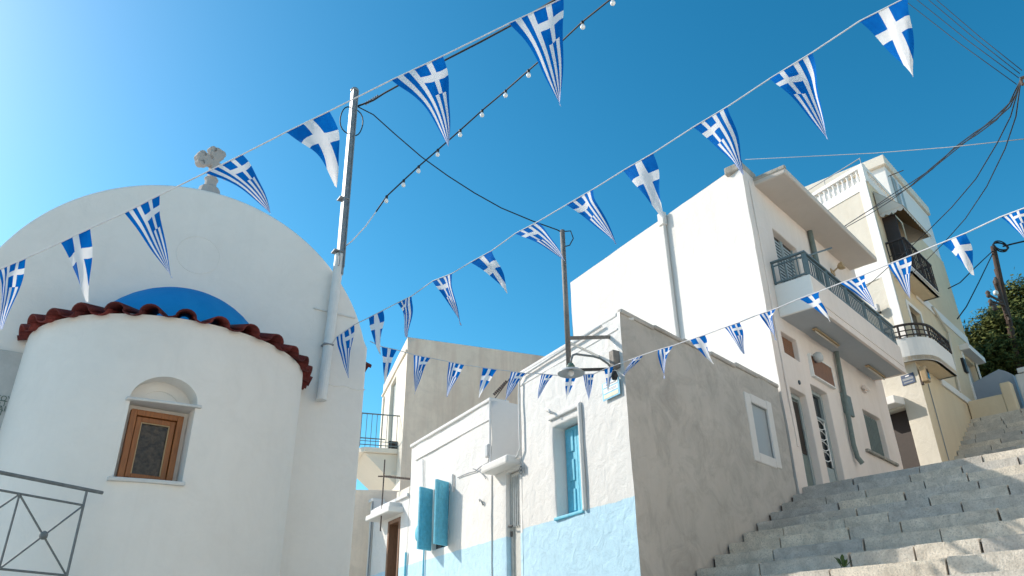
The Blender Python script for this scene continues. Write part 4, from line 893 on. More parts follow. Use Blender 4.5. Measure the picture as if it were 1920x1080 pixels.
for k in range(24): baluster(BL.pt(0.27 + 0.165 * k, -0.06, ZB + 0.07), bl)
slab('coping', B, 0.03, 2.6, -0.14, 0.02, 14.5, 14.615, M['trim'], bl, 0.01)
slab('plinth', B, 0.03, 2.6, -0.14, 0.018, ZB + 0.003, ZB + 0.07, M['trim'], bl, 0.008)
for k in range(14): baluster(B.pt(0.3 + 0.165 * k, -0.06, ZB + 0.07), bl)
rod('roof_rail', BL.pt(0.0, 0.0, 14.80), BL.pt(4.2, 0.0, 14.80), 0.03, M['galv'], bl)
for s_ in (0.02, 1.3, 2.8): rod('rail_stay', BL.pt(s_, 0, 14.6), BL.pt(s_, 0, 14.8), 0.02, M['galv'], bl)
# roof room
zt_ = BB(1660, 300)[1]
slab('roof_room', B, 2.62, 6.85, -4.0, -0.02, ZB + 0.004, zt_ - 0.35, M['trim'], bb, 0.02)
slab('roof_room_parapet', B, 2.5, 6.9, -4.1, 0.06, zt_ - 0.35, zt_, M['cream'], bb, 0.02)
rr = slab('roof_room_door', B, 3.0, 3.9, -0.02, 0.012, ZB + 0.15, zt_ - 0.55, M['shutter_grey'], bb, 0)
slab('door_leaf', B, 3.32, 3.45, 0.0, 0.05, ZB + 0.3, zt_ - 0.55, M['ceramic'], rr, 0.004)
rod('roof_pipe', B.pt(2.75, -0.02, zt_ - 0.7), B.pt(2.75, 0.45, zt_ - 0.7), 0.03, M['rust'], bb)
# awning over the upper balcony
an, as0, as1 = 0.67, 0.28, 2.65
az1, az0 = 13.75, 12.98
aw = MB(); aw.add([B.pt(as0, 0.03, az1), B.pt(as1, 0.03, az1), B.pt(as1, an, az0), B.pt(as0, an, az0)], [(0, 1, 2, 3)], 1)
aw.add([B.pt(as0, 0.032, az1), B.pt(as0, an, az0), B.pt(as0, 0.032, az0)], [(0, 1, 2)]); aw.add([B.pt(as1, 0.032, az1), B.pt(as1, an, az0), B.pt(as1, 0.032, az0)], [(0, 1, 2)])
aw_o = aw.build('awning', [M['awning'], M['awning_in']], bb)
so = aw_o.modifiers.new('cloth', 'SOLIDIFY'); so.thickness = 0.012
vl = MB()
def scallop(p0, p1, z, dep, n):
    for k in range(n):
        a, b_ = p0.lerp(p1, k / n), p0.lerp(p1, (k + 1) / n)
        pts = [a + UPZ * 0, b_ + UPZ * 0] + [b_.lerp(a, t) - UPZ * (dep * (0.55 + 0.45 * sin(pi * t))) for t in (0, 0.25, 0.5, 0.75, 1.0)]
        vl.add(pts, [tuple(range(len(pts)))])
scallop(B.pt(as0, an, az0), B.pt(as1, an, az0), az0, 0.13, 12); scallop(B.pt(as0, 0.03, az0), B.pt(as0, an, az0), az0, 0.13, 4)
vl.build('valance', M['awning'], aw_o)
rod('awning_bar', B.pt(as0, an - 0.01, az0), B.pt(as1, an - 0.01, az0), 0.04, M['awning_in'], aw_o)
# upper balcony
def arc_balcony(z0, z1, s_end, n_, wrap, rail_mat, zr, curved):
    if curved:
        path = [BL.pt(wrap, 0.0, 0), BL.pt(wrap, 0.25, 0)]
        cc = B.pt(0.25, 0.0, 0); 
        p_a = BL.pt(wrap, 0.35, 0); p_b = B.pt(0.55, n_, 0); mid_ = B.pt(-0.36, n_ * 0.95, 0)
        path = [BL.pt(wrap, 0.0, 0)] + [p_a.lerp(mid_, t).lerp(mid_.lerp(p_b, t), t) for t in [k / 12 for k in range(13)]] + [B.pt(s_end, n_, 0), B.pt(s_end, 0.0, 0)]
    else: path = [B.pt(0.22, 0, 0), B.pt(0.22, n_, 0), B.pt(s_end, n_, 0), B.pt(s_end, 0, 0)]
    inner = [Vector((B0.x, B0.y, 0)) + B.u * 0.02] if curved else []
    poly = path + inner
    bl_ = MB().prism([p + UPZ * z0 for p in poly], (0, 0, 0.14)).build('balcony', M['beige'], bb, 0.01)
    wallm = MB()
    for a, b_ in zip(path, path[1:]):
        d_ = (b_ - a).normalized(); nn_ = Vector((d_.y, -d_.x, 0)); cen = B.pt(1.5, 0.1, 0)
        if nn_.dot(cen - a) < 0: nn_ = -nn_
        wallm.add([a + UPZ * z0, b_ + UPZ * z0, b_ + UPZ * z1, a + UPZ * z1, a + nn_ * 0.08 + UPZ * z0, b_ + nn_ * 0.08 + UPZ * z0, b_ + nn_ * 0.08 + UPZ * z1, a + nn_ * 0.08 + UPZ * z1], [(0, 1, 2, 3), (4, 7, 6, 5), (3, 2, 6, 7), (0, 4, 5, 1)])
    wallm.build('parapet', M['trim'], bl_)
    ins = [p for p in path]
    for zz, w in ((zr, 0.05), (z1 + 0.07, 0.03), ((zr + z1) / 2 + 0.02, 0.022)):
        for a, b_ in zip(ins, ins[1:]): bar('rail', a + UPZ * zz, b_ + UPZ * zz, w, rail_mat, bl_)
    acc = 0.0; total = sum((b_ - a).length for a, b_ in zip(ins, ins[1:])); nbal = int(total / 0.16)
    for k in range(nbal + 1):
        t = total * k / nbal; acc = 0
        for a, b_ in zip(ins, ins[1:]):
            L = (b_ - a).length
            if acc + L >= t - 1e-6: p = a.lerp(b_, (t - acc) / L); break
            acc += L
        bar('baluster', p + UPZ * z1, p + UPZ * zr, 0.04 if k % 5 == 0 else 0.02, rail_mat, bl_)
    return bl_
arc_balcony(10.98, 11.14, 2.5, 0.47, 0, M['dark_brown'], 12.0, False)
arc_balcony(8.44, 9.06, 1.92, 0.46, 0.52, M['dark_brown'], 9.42, True)
ubd = slab('balcony_door', B, 0.56, 1.89, -0.33, -0.3, 11.21, 12.99, M['dark_glass'], bb, 0)
slab('shutter', B, 0.5, 0.56, 0.01, 0.36, 11.25, 12.95, M['dark_brown'], ubd, 0.004)
slab('shutter', B, 1.92, 2.45, 0.01, 0.05, 11.25, 12.95, M['dark_brown'], ubd, 0.004)
mbd = slab('balcony_door', B, pA_[0] + 0.005, pA_[1] - 0.005, -0.13, -0.1, 8.86, pz1 - 0.005, M['dark_glass'], bb, 0)
for a, b_ in ((pA_[0] - 0.12, pA_[0]), (pA_[1], pA_[1] + 0.12)): slab('frame', B, a, b_, 0.0, 0.03, 9.0, pz1 + 0.12, M['trim'], mbd, 0.006)
slab('frame', B, pA_[0], pA_[1], 0.0, 0.03, pz1, pz1 + 0.12, M['trim'], mbd, 0.006)
# side entrance with canopy on the lane between the buildings
sed = slab('side_door', BL, lx + 0.01, 1.49, -0.245, -0.2, 4.3, ldz - 0.01, M['dark_brown'], bb, 0)
cs0 = BL.uv(1690, 755)[0]
slab('side_canopy', BL, cs0 - 0.1, 1.7, 0.0, 0.42, ldz + 0.06, ldz + 0.26, M['trim'], bb, 0.012)
# far doorway on the steps side
fdo = slab('far_door', B, dfa + 0.005, dfb - 0.005, -0.185, -0.16, dfz, dft - 0.005, M['grey_glass'], bb, 0)
for a, b_ in ((dfa - 0.14, dfa - 0.01), (dfb + 0.01, dfb + 0.14)): slab('frame', B, a, b_, 0.0, 0.04, dfz, dft + 0.1, M['trim'], fdo, 0.006)
slab('door_canopy', B, dfa - 0.2, dfb + 0.2, 0.0, 0.28, dft + 0.1, dft + 0.28, M['trim'], bb, 0.012)
s_, z_ = BB(1806, 685); slab('letter_box', B, s_ - 0.15, s_ + 0.1, 0.0, 0.08, z_ - 0.25, z_ + 0.2, M['black'], bb, 0.01)
# lamps on the beige wall
s_, z_ = BL.uv(1645, 580, 0.1); fl_ = thing('flood_light', BL.pt(s_, 0, z_), 'small square flood light on the pale side of the beige building', 'lamp')
slab('housing', BL, s_ - 0.1, s_ + 0.1, 0.12, 0.24, z_ - 0.1, z_ + 0.1, M['lamp_enamel'], fl_, 0.01); slab('bracket', BL, s_ - 0.03, s_ + 0.03, 0, 0.12, z_ - 0.1, z_ - 0.04, M['black'], fl_, 0)
s_, z_ = B.uv(1733, 702, 0.12); ln = thing('wall_lantern', B.pt(s_, 0, z_), 'old brass lantern under the curved balcony of the beige building', 'lamp')
slab('body', B, s_ - 0.1, s_ + 0.14, 0.05, 0.2, z_ - 0.2, z_ + 0.2, M['ochre'], ln, 0.02); slab('glass', B, s_ - 0.05, s_ + 0.09, 0.19, 0.21, z_ - 0.13, z_ + 0.13, M['dark_glass'], ln, 0); slab('bracket', B, s_ - 0.05, s_ + 0.05, 0, 0.05, z_ - 0.25, z_ - 0.1, M['rust'], ln, 0)
# street name plate
sa_, za_ = BL.uv(1689, 706); sb_, zb2 = BL.uv(1713, 700); zc2 = BL.uv(1694, 724)[1]
stn = thing('street_name_plate', BL.pt((sa_ + sb_) / 2, 0, zc2), 'dark blue street name plate on the beige building corner', 'sign')
slab('plate', BL, min(sa_, sb_), max(sa_, sb_), 0.002, 0.02, zc2, za_, M['sign_blue'], stn, 0.003)
ms_ = (sa_ + sb_) / 2; hh = za_ - zc2
slab('lettering', BL, ms_ - 0.05, ms_ + 0.05, 0.02, 0.022, za_ - hh * 0.24, za_ - hh * 0.13, M['sign_white'], stn, 0)
slab('lettering', BL, min(sa_, sb_) + 0.03, max(sa_, sb_) - 0.03, 0.02, 0.022, za_ - hh * 0.58, za_ - hh * 0.36, M['cable_grey'], stn, 0)
slab('lettering', BL, min(sa_, sb_) + 0.05, max(sa_, sb_) - 0.05, 0.02, 0.022, za_ - hh * 0.85, za_ - hh * 0.72, M['cable_grey'], stn, 0)

# ------------------------------------------------------------------ garden walls at the head of the steps
gp = Plane(B.pt(4.25, 0.0, 0), 180 - 43.5, 1);  
if gp.n.dot(G.u) > 0: gp.n = -gp.n
gz = lambda px, py: gp.uv(px, py)
gwl = thing('garden_wall', gp.pt(1, 0, ZTOP), 'beige garden wall with a raised end pier at the head of the steps', 'wall')
e1, e2 = gz(1880, 742), gz(1907, 760)
slab('wall', gp, 0.02, e1[0], -0.25, 0.0, ZTOP - 1.0, gz(1840, 747)[1], M['beige'], gwl, 0.02)
slab('pier', gp, e1[0], e2[0], -0.3, 0.02, ZTOP - 1.0, gz(1890, 715)[1], M['beige'], gwl, 0.03)
bkw = thing('ramp_wall', gp.pt(1.5, -2, ZTOP), 'grey rendered ramp wall behind the beige garden wall', 'wall')
gp2 = Plane(gp.pt(0, -2.0, 0), 180 - 43.5, 1); gp2.n = gp.n
A1, A2, A3 = gp2.uv(1838, 708), gp2.uv(1872, 692), gp2.uv(1886, 696)
MB().prism([gp2.pt(A1[0] - 0.6, 0, ZTOP - 1), gp2.pt(A3[0] + 0.15, 0, ZTOP - 1), gp2.pt(A3[0] + 0.15, 0, A3[1] - 0.15), gp2.pt(A3[0], 0, A3[1]), gp2.pt(A2[0], 0, A2[1]), gp2.pt(A1[0] - 0.6, 0, A1[1] - 0.2)], gp.n * -0.3).build('wall', M['bluewall'], bkw, 0.02)
lit = thing('white_pier', at_dist(1925, 720, 26), 'sunlit white pier beside the upper steps near the trees', 'pier')
pw = Plane(at_dist(1908, 720, 26), 180 - 43.5, 1); pw.n = gp.n
slab('pier', pw, 0.0, 1.4, -0.5, 0, 7.5, pw.uv(1912, 700)[1], M['white'], lit, 0.03); slab('cap', pw, 0.1, 1.5, -0.55, 0.05, pw.uv(1912, 700)[1] + 0.002, pw.uv(1912, 690)[1], M['white'], lit, 0.02)
# hill behind the garden wall carrying the trees
hl = MB(); hc = gp.pt(3, -12, 0)
vs_ = []; nn = 14
for j in range(nn + 1):
    for k in range(nn + 1):
        x, y = -16 + 34 * k / nn, -4 - 30 * j / nn; p = gp.pt(x, y, 0)
        vs_.append((p.x, p.y, ZTOP - 0.4 + 0.06 * (-y - 4) + 0.4 * noise.noise(p * 0.2)))
hl.add(vs_, [(j * (nn + 1) + k, j * (nn + 1) + k + 1, (j + 1) * (nn + 1) + k + 1, (j + 1) * (nn + 1) + k) for j in range(nn) for k in range(nn)]); hl.build('hillside', M['soil'], smooth=True)['kind'] = 'structure'

# ------------------------------------------------------------------ trees
def leaf_mat(name, c0, c1):
    m, n, l, b = nt(name); oi = n.new('ShaderNodeNewGeometry'); 
    t = noise_node(n, l, 0.9, 3, 0.6, oi.outputs['Position']); r = ramp(n, l, oi.outputs['Random Per Island'], 0, 1, c0, c1)
    l.new(r.outputs[0], b.inputs['Base Color']); b.inputs['Roughness'].default_value = 0.7; b.inputs['Specular IOR Level'].default_value = 0.2
    return m
M['needle'] = leaf_mat('pine_foliage', (0.035, 0.055, 0.012), (0.16, 0.17, 0.045)); M['bark'] = wood('bark', (0.10, 0.07, 0.05), 0.95)
def tree(name, base, h, blobs, label, nleaf, sz):
    t = thing(name, base, label, 'tree', 'trees above the steps')
    tr = MB(); top = Vector(base) + UPZ * h * 0.75
    tr.tube([Vector(base) - UPZ * 1.5, Vector(base) + UPZ * h * 0.35 + Vector((0.1, 0, 0)), top], 0.28, 10, r1=0.08)
    for c, r in blobs: tr.tube([Vector(base) + UPZ * h * 0.4, (Vector(base) + UPZ * h * 0.4).lerp(c, 0.5) + UPZ * 0.2, c], 0.1, 6, r1=0.03)
    tr.build('trunk', M['bark'], t)
    cr_ = MB(); tot = sum(r ** 2 for _, r in blobs)
    for c, r in blobs:
        ncl = max(6, int(nleaf / 26 * r * r / tot))
        for _ in range(ncl):
            d = Vector((random.gauss(0, 1), random.gauss(0, 1), random.gauss(0, 1))).normalized()
            cc = c + Vector((d.x, d.y, d.z * 0.85)) * r * (random.random() ** 0.35) * (0.85 + 0.3 * noise.noise(d * 2 + c))
            cs_ = random.uniform(0.22, 0.4)
            for _ in range(26):
                q = cc + Vector((random.gauss(0, 1), random.gauss(0, 1), random.gauss(0, 0.7))) * cs_ * 0.55
                a = Vector((random.gauss(0, 1), random.gauss(0, 1), random.gauss(0, 1))).normalized(); b_ = a.orthogonal().normalized(); s_ = sz * random.uniform(0.6, 1.3)
                cr_.add([q - a * s_, q + b_ * s_ * 0.4, q + a * s_, q - b_ * s_ * 0.4], [(0, 1, 2, 3)])
    me = bpy.data.meshes.new('crown'); base_v = Vector(base)
    me.from_pydata([v - base_v for v in cr_.v], [], cr_.f); me.materials.append(M['needle']); link('crown', me, t)
def tp_(px, py, D): return at_dist(px, py, D)
tree('pine_tree', tp_(1862, 715, 31), 2.4, [(tp_(1845, 655, 31), 0.9), (tp_(1868, 628, 31), 1.1), (tp_(1850, 690, 30), 1.0), (tp_(1880, 668, 30.5), 1.2), (tp_(1838, 690, 31.5), 0.7), (tp_(1890, 612, 32), 1.0)], 'dark pine tree behind the garden wall nearest the beige building', 26000, 0.10)
tree('pine_tree', tp_(1935, 705, 33), 6, [(tp_(1912, 600, 33), 1.3), (tp_(1930, 565, 33), 1.3), (tp_(1905, 645, 32.5), 1.2), (tp_(1935, 630, 33), 1.6), (tp_(1915, 690, 33), 1.2), (tp_(1885, 690, 32.5), 1.0), (tp_(1955, 590, 33), 1.5)], 'taller olive-green pine tree beside the far utility poles', 34000, 0.10)

# ------------------------------------------------------------------ utility poles
up = thing('utility_pole', at_dist(1893, 600, 30), 'dark wooden utility pole with insulator brackets against the sky', 'pole')
pt_, pb_ = at_dist(1862, 462, 30), at_dist(1893, 610, 30)
dxy = pb_ - pt_
MB().tube([pt_, pb_ + (pb_ - pt_) * 0.9], 0.09, 12, r1=0.12).build('shaft', M['wood_pole'], up)
p2t, p2b = at_dist(1868, 525, 29.9), at_dist(1892, 590, 29.9)
MB().tube([at_dist(1866, 520, 29.8), at_dist(1893, 600, 29.8)], 0.05, 8).build('conduit', M['rust'], up)
MB().tube([at_dist(1865, 527, 29.7), at_dist(1888, 592, 29.7)], 0.07, 8).build('strut', M['wood_pole'], up)
for (a, b_) in (((1852, 552), (1878, 566)), ((1855, 565), (1885, 572))): rod('crossarm', at_dist(*a, 29.6), at_dist(*b_, 29.6), 0.09, M['rust'], up)
for x, y in ((1853, 552), (1858, 568), (1865, 576), (1868, 528)):
    MB().lathe(at_dist(x, y, 29.5), [(0.05, -0.12), (0.09, -0.06), (0.06, 0.0), (0.09, 0.06), (0.04, 0.14)], 10).build('insulator', M['rust'], up, smooth=True)
MB().lathe(at_dist(1867, 549, 29.4), [(0.04, -0.09), (0.08, -0.04), (0.08, 0.04), (0.04, 0.09)], 12).build('insulator', M['ceramic'], up, smooth=True)
lp = MB(); c_ = at_dist(1876, 462, 29.8)
for q in range(3): lp.tube([c_ + Vector((0.26 * cos(t) * (1 + 0.08 * q), 0.1 * sin(t + q), 0.2 * sin(t))) for t in [2 * pi * k / 20 for k in range(21)]], 0.025, 6)
lp.build('cable_loop', M['cable'], up)

# near pole just beyond the frame that carries the cable bundle
NPD = 9.0
np_top = at_dist(1932, 60, NPD); nx = at_dist(1914, 150, NPD)
npole = thing('cable_pole', Vector((np_top.x, np_top.y, step_z(2))), 'wooden pole beside the steps that carries the cable bundle', 'pole')
MB().tube([Vector((np_top.x + 0.12, np_top.y, 1.0)), Vector((np_top.x + 0.12, np_top.y, nx.z + 0.25))], 0.10, 12, r1=0.08).build('shaft', M['wood_pole'], npole)
MB().tube([Vector((np_top.x + 0.12, np_top.y, nx.z + 0.05)), nx + Vector((0, 0, 0.02))], 0.02, 8).build('bracket', M['rust'], npole)
MB().lathe(nx + Vector((0, 0, -0.08)), [(0.012, 0), (0.02, 0.02), (0.012, 0.045), (0.02, 0.07), (0.006, 0.09)], 10).build('insulator', M['rust'], npole, smooth=True)

# ------------------------------------------------------------------ cables
def cable(name, pts, r, mat, label, sag=None, seg=6):
    mb = MB(); mb.tube(pts, r, seg); o = mb.build(name, mat, smooth=True); return finish(o, label, 'cable')
def sagline(a, b_, sag, n=24): return [a.lerp(b_, k / n) - UPZ * (4 * sag * (k / n) * (1 - k / n)) for k in range(n + 1)]
LP_D = 9.05
# lamp post at the house corner
lpt, lpb = at_dist(1057, 432, LP_D), at_dist(1067, 690, LP_D)
lamp = thing('lamp_post', Vector((lpb.x, lpb.y, lpb.z - 0.1)), 'weathered iron post with a gooseneck street lamp bracketed off the corner house', 'street lamp')
LX = Plane(lpb, Y1, -1)
MB().tube([lpb - UPZ * 0.05, Vector((lpb.x, lpb.y, lpt.z))], 0.034, 12).build('post', M['old_iron'], lamp, smooth=True)
pt_x, pt_y = lpb.x, lpb.y
wA = S.at(1143, 632, 0.0); pA1 = Vector((pt_x, pt_y, at_dist(1066, 634, LP_D).z)); bar('bracket_arm', pA1, wA, 0.04, M['old_iron'], lamp)
wB = S.at(1150, 692, 0.0); pB1 = Vector((pt_x, pt_y, at_dist(1070, 694, LP_D).z)); bar('bracket_arm', pB1, wB, 0.035, M['black'], lamp)
wC = S.at(1122, 668, 0.0); bar('stay', Vector((pt_x, pt_y, at_dist(1067, 641, LP_D).z)), wC, 0.025, M['iron_white'], lamp)
gn = [S.at(1147, 690, 0.03), S.at(1135, 676, 0.12)]; lt_ = at_dist(1072, 688, LP_D - 0.35); 
path = [(1147, 692, 9.25), (1140, 682, 9.2), (1125, 672, 9.1), (1112, 668, 9.0), (1095, 666, 8.9), (1080, 664, 8.78), (1074, 666, 8.72), (1071, 674, 8.7), (1070, 683, 8.7)]
MB().tube([at_dist(*p) for p in path], 0.014, 10).build('gooseneck', M['rail'], lamp, smooth=True)
ltp = at_dist(1070, 683, 8.7)
MB().lathe(ltp - UPZ * 0.05, [(0.03, 0.06), (0.05, 0.03), (0.055, -0.01), (0.03, -0.02)], 16).build('lamp_cap', M['lamp_green'], lamp, smooth=True)
MB().lathe(ltp - UPZ * 0.09, [(0.05, 0.03), (0.12, 0.012), (0.168, -0.028), (0.163, -0.033), (0.11, 0.0), (0.045, 0.015)], 28).build('lamp_shade', M['lamp_enamel'], lamp, smooth=True)
MB().lathe(ltp - UPZ * 0.155, [(0.01, 0), (0.035, 0.02), (0.04, 0.05), (0.02, 0.08)], 14).build('bulb', M['bulb'], lamp, smooth=True)
jx = S.at(1153, 672, 0.05); jbx = MB(); jbx.box(Plane(jx, Y1, -1), -0.05, 0.05, -0.05, 0.06, jx.z - 0.14, jx.z + 0.1); jbx.build('junction_box', M['old_iron'], lamp, 0.01)
MB().lathe(S.at(1152, 705, 0.1), [(0.03, -0.05), (0.05, 0), (0.03, 0.06)], 10).build('insulator', M['black'], lamp, smooth=True)
bar('hook', S.at(1145, 632, 0.0), S.at(1166, 668, 0.0), 0.02, M['iron_white'], lamp)
# notice sign on the house corner
na, nza = SS(1165, 712); nb_, nzb = SS(1133, 722)
nsg = thing('notice_sign', S.pt((na + nb_) / 2, 0, nza - 0.3), 'pale blue enamel notice sign on the white house corner under the lamp', 'sign')
z1n, z0n = SS(1148, 714)[1], SS(1148, 748)[1]
lo_s, hi_s = min(na, nb_), max(na, nb_)
slab('plate', S, lo_s, hi_s, 0.03, 0.04, z0n, z1n, M['sign_cyan'], nsg, 0.004)
hN = z1n - z0n
for a, b_, m_ in ((0.06, 0.30, 'sign_white'), (0.37, 0.62, 'sign_white'), (0.70, 0.92, 'sign_yellow')):
    slab('band', S, lo_s + 0.03, hi_s - 0.03, 0.04, 0.043, z1n - hN * b_, z1n - hN * a, M[m_], nsg, 0)
for a in (0.16, 0.2, 0.45, 0.52): slab('lettering', S, lo_s + 0.06, hi_s - 0.08 - 0.1 * a, 0.043, 0.045, z1n - hN * (a + 0.02), z1n - hN * a, M['cable_grey'], nsg, 0)

cable('power_cable', [POST_TOP] + [at_dist(x, y, D) for x, y, D in ((700, 188, 9.0), (720, 175, 8.8), (760, 153, 8.5), (830, 115, 8.0), (900, 79, 7.6), (965, 44, 7.2), (1060, -12, 6.6), (1200, -95, 5.8))], 0.014, M['cable'], 'thick black cable running from the chapel post beside the upper bunting')
cp = thing('cable_clamp', at_dist(700, 188, 8.98), 'twisted wire clamp joining the black cable to the chapel post', 'clamp')
for k in range(6): rod('coil', at_dist(686 + k * 4, 196 - k * 2.4, 9.05), at_dist(688 + k * 4, 191 - k * 2.4, 9.05), 0.03, M['galv'], cp)
cable('sagging_wire', [POST_TOP] + [at_dist(x, y, 9.15 - (x - 690) / 365 * 0.1) for x, y in ((700, 215), (740, 251), (790, 294), (840, 330), (890, 362), (940, 390), (1000, 415), (1045, 431))] + [at_dist(1057, 438, LP_D)], 0.009, M['cable'], 'thin black wire sagging from the chapel post to the lamp post')
cl = MB(); cl.tube([at_dist(1057, 434, LP_D), at_dist(1070, 433, LP_D), at_dist(1075, 447, LP_D), at_dist(1068, 460, LP_D), at_dist(1060, 462, LP_D)], 0.008, 6); cl.build('wire_loop', M['cable'], lamp)
bd = [(1914, 150), (1906, 172), (1893, 196), (1868, 222), (1830, 250), (1790, 279), (1750, 315), (1710, 347), (1670, 374), (1630, 400), (1590, 425), (1560, 447)]
for q in range(3):
    pts = []
    for k, (x, y) in enumerate(bd):
        D = NPD + (19.0 - NPD) * (1914 - x) / (1914 - 1560); w = 0.03 * (1 if k > 0 else 0)
        pts.append(at_dist(x, y, D) + UPZ * (w * sin(k * 1.3 + q * 2.1) + (0.05 * q if k > 5 else 0) * (k - 5) / 5))
    cable('cable_bundle', pts, 0.009, M['cable'], ['upper strand of the black cable bundle from the pole to the beige wall', 'middle strand of the black cable bundle from the pole to the beige wall', 'lowest strand of the black cable bundle from the pole to the beige wall'][q])
cable('drop_wire', [nx] + [at_dist(x, y, NPD + 0.035 * (1914 - x)) for x, y in ((1895, 218), (1870, 268), (1830, 335), (1785, 388), (1743, 430), (1700, 470), (1600, 560))], 0.008, M['cable'], 'nearer of two thin dark wires dropping from the pole towards the beige building')
cable('drop_wire', [nx] + [at_dist(x, y, NPD + 0.05 * (1914 - x)) for x, y in ((1905, 218), (1885, 278), (1850, 350), (1810, 410), (1770, 455), (1735, 490), (1702, 521))], 0.008, M['cable'], 'farther of two thin dark wires dropping behind the cross pennant')
cable('overhead_wire', [at_dist(1397, 299, 15.2), at_dist(1500, 294, 14.3), at_dist(1640, 287, 13), at_dist(1780, 276, 11.8), at_dist(1925, 260, 10.6)], 0.007, M['cable_grey'], 'pale grey wire stretched above the white building roof')
for q, (x0, x1, y1) in enumerate(((1697, 1906, 158), (1722, 1910, 146), (1745, 1912, 138), (1760, 1916, 132))):
    cable('line_wire', [at_dist(x1, y1, NPD + 0.2), at_dist((x0 + x1) / 2, y1 / 2 + 4, NPD + 0.6), at_dist(x0 - 25, -18, NPD + 1)], 0.0045, M['cable'], ['lowest', 'second', 'third', 'topmost'][q] + ' of four thin parallel wires running to the cable pole')
cable('pole_wire', [at_dist(1880, 462, 29.8), at_dist(1900, 457, 29.9), at_dist(1935, 449, 30)], 0.03, M['cable'], 'dark wire leaving the far utility pole beside the last pennant')
cable('service_wire', [at_dist(1862, 470, 30), at_dist(1830, 500, 28), at_dist(1800, 530, 26), at_dist(1778, 541, 24)], 0.018, M['cable'], 'upper dark wire from the far utility pole to the beige building')
cable('service_wire', [at_dist(1862, 474, 30), at_dist(1835, 530, 28), at_dist(1812, 575, 26), at_dist(1795, 598, 24)], 0.018, M['cable'], 'lower dark wire from the far utility pole to the beige building')

# ------------------------------------------------------------------ festoon of light bulbs
fl_pts = [(640, 468, 9.12), (660, 452, 9.05), (685, 425, 8.95), (705, 397, 8.85), (725, 368, 8.75), (757, 338, 8.6), (785, 312, 8.45), (821, 281, 8.3), (863, 244, 8.0), (904, 207, 7.8), (948, 170, 7.5), (991, 132, 7.1), (1040, 90, 6.7), (1092, 41, 6.3), (1148, -4, 5.95), (1210, -60, 5.6)]
fs = thing('festoon_lights', at_dist(900, 210, 7.9), 'string of unlit round bulbs slanting up from the chapel post', 'string lights')
fp = [at_dist(*p) for p in fl_pts]
MB().tube(fp[3:], 0.010, 7).build('cable', M['cable'], fs, smooth=True); MB().tube(fp[:4], 0.008, 7).build('lead', M['rope'], fs, smooth=True)
for k, p in enumerate(fp[4:15]):
    if k == 8: continue
    d_ = Vector((0, 0, -1))
    so_ = MB().lathe(p + UPZ * 0.012, [(0.012, 0), (0.019, -0.01), (0.019, -0.045), (0.014, -0.05)], 12).build('socket', M['black'], fs, smooth=True)
    MB().lathe(p - UPZ * 0.036, [(0.012, 0), (0.016, -0.012), (0.026, -0.03), (0.028, -0.045), (0.022, -0.062), (0.006, -0.072)], 16).build('bulb', M['bulb'], so_, smooth=True)

# ------------------------------------------------------------------ bunting
def flag_mat(name, kind):
    m, n, l, b = nt(name); uv = n.new('ShaderNodeUVMap').outputs[0]; sep = n.new('ShaderNodeSeparateXYZ'); l.new(uv, sep.inputs[0])
    U, V = sep.outputs[0], sep.outputs[1]
    def mth(op, a, b_=None, c=None):
        t = n.new('ShaderNodeMath'); t.operation = op
        for i, x in enumerate((a, b_, c)):
            if x is None: continue
            if isinstance(x, (int, float)): t.inputs[i].default_value = x
            else: l.new(x, t.inputs[i])
        return t.outputs[0]
    if kind == 'cross':
        half = mth('MULTIPLY', mth('ABSOLUTE', mth('SUBTRACT', U, 0.5)), mth('SUBTRACT', 1.0, V))
        vert = mth('LESS_THAN', half, 0.105); hor = mth('MULTIPLY', mth('GREATER_THAN', V, 0.245), mth('LESS_THAN', V, 0.40))
        fac = mth('MAXIMUM', vert, hor)
    else:
        idx = mth('FLOOR', mth('MULTIPLY', U, 9.0)); odd = mth('MODULO', idx, 2.0)
        incan = mth('MULTIPLY', mth('GREATER_THAN', U, 4 / 9), mth('LESS_THAN', V, 0.40))
        cv = mth('LESS_THAN', mth('ABSOLUTE', mth('SUBTRACT', U, 6.5 / 9)), 0.052); ch = mth('LESS_THAN', mth('ABSOLUTE', mth('SUBTRACT', V, 0.18)), 0.042)
        cx = mth('MAXIMUM', cv, ch)
        fac = mth('ADD', mth('MULTIPLY', incan, cx), mth('MULTIPLY', mth('SUBTRACT', 1.0, incan), odd))
    nz = noise_node(n, l, 9.0, 3, 0.5, uv)
    c = mixc(n, l, fac, mixc(n, l, nz.outputs[0], (0.002, 0.105, 0.44), (0.003, 0.17, 0.56)), (0.80, 0.80, 0.82))
    l.new(c, b.inputs['Base Color']); b.inputs['Roughness'].default_value = 0.8; b.inputs['Specular IOR Level'].default_value = 0.04
    tr = n.new('ShaderNodeBsdfTranslucent'); l.new(c, tr.inputs['Color']); mx = n.new('ShaderNodeMixShader'); mx.inputs[0].default_value = 0.42
    l.new(b.outputs[0], mx.inputs[1]); l.new(tr.outputs[0], mx.inputs[2])
    out = [x for x in n if x.type == 'OUTPUT_MATERIAL'][0]; l.new(mx.outputs[0], out.inputs[0])
    return m
M['f_cross'] = flag_mat('pennant_cross', 'cross'); M['f_stripe'] = flag_mat('pennant_stripes', 'stripe')
ORD = ['first', 'second', 'third', 'fourth', 'fifth', 'sixth', 'seventh', 'eighth', 'ninth', 'tenth', 'eleventh', 'twelfth', 'thirteenth', 'fourteenth', 'fifteenth', 'sixteenth', 'seventeenth', 'eighteenth', 'nineteenth']
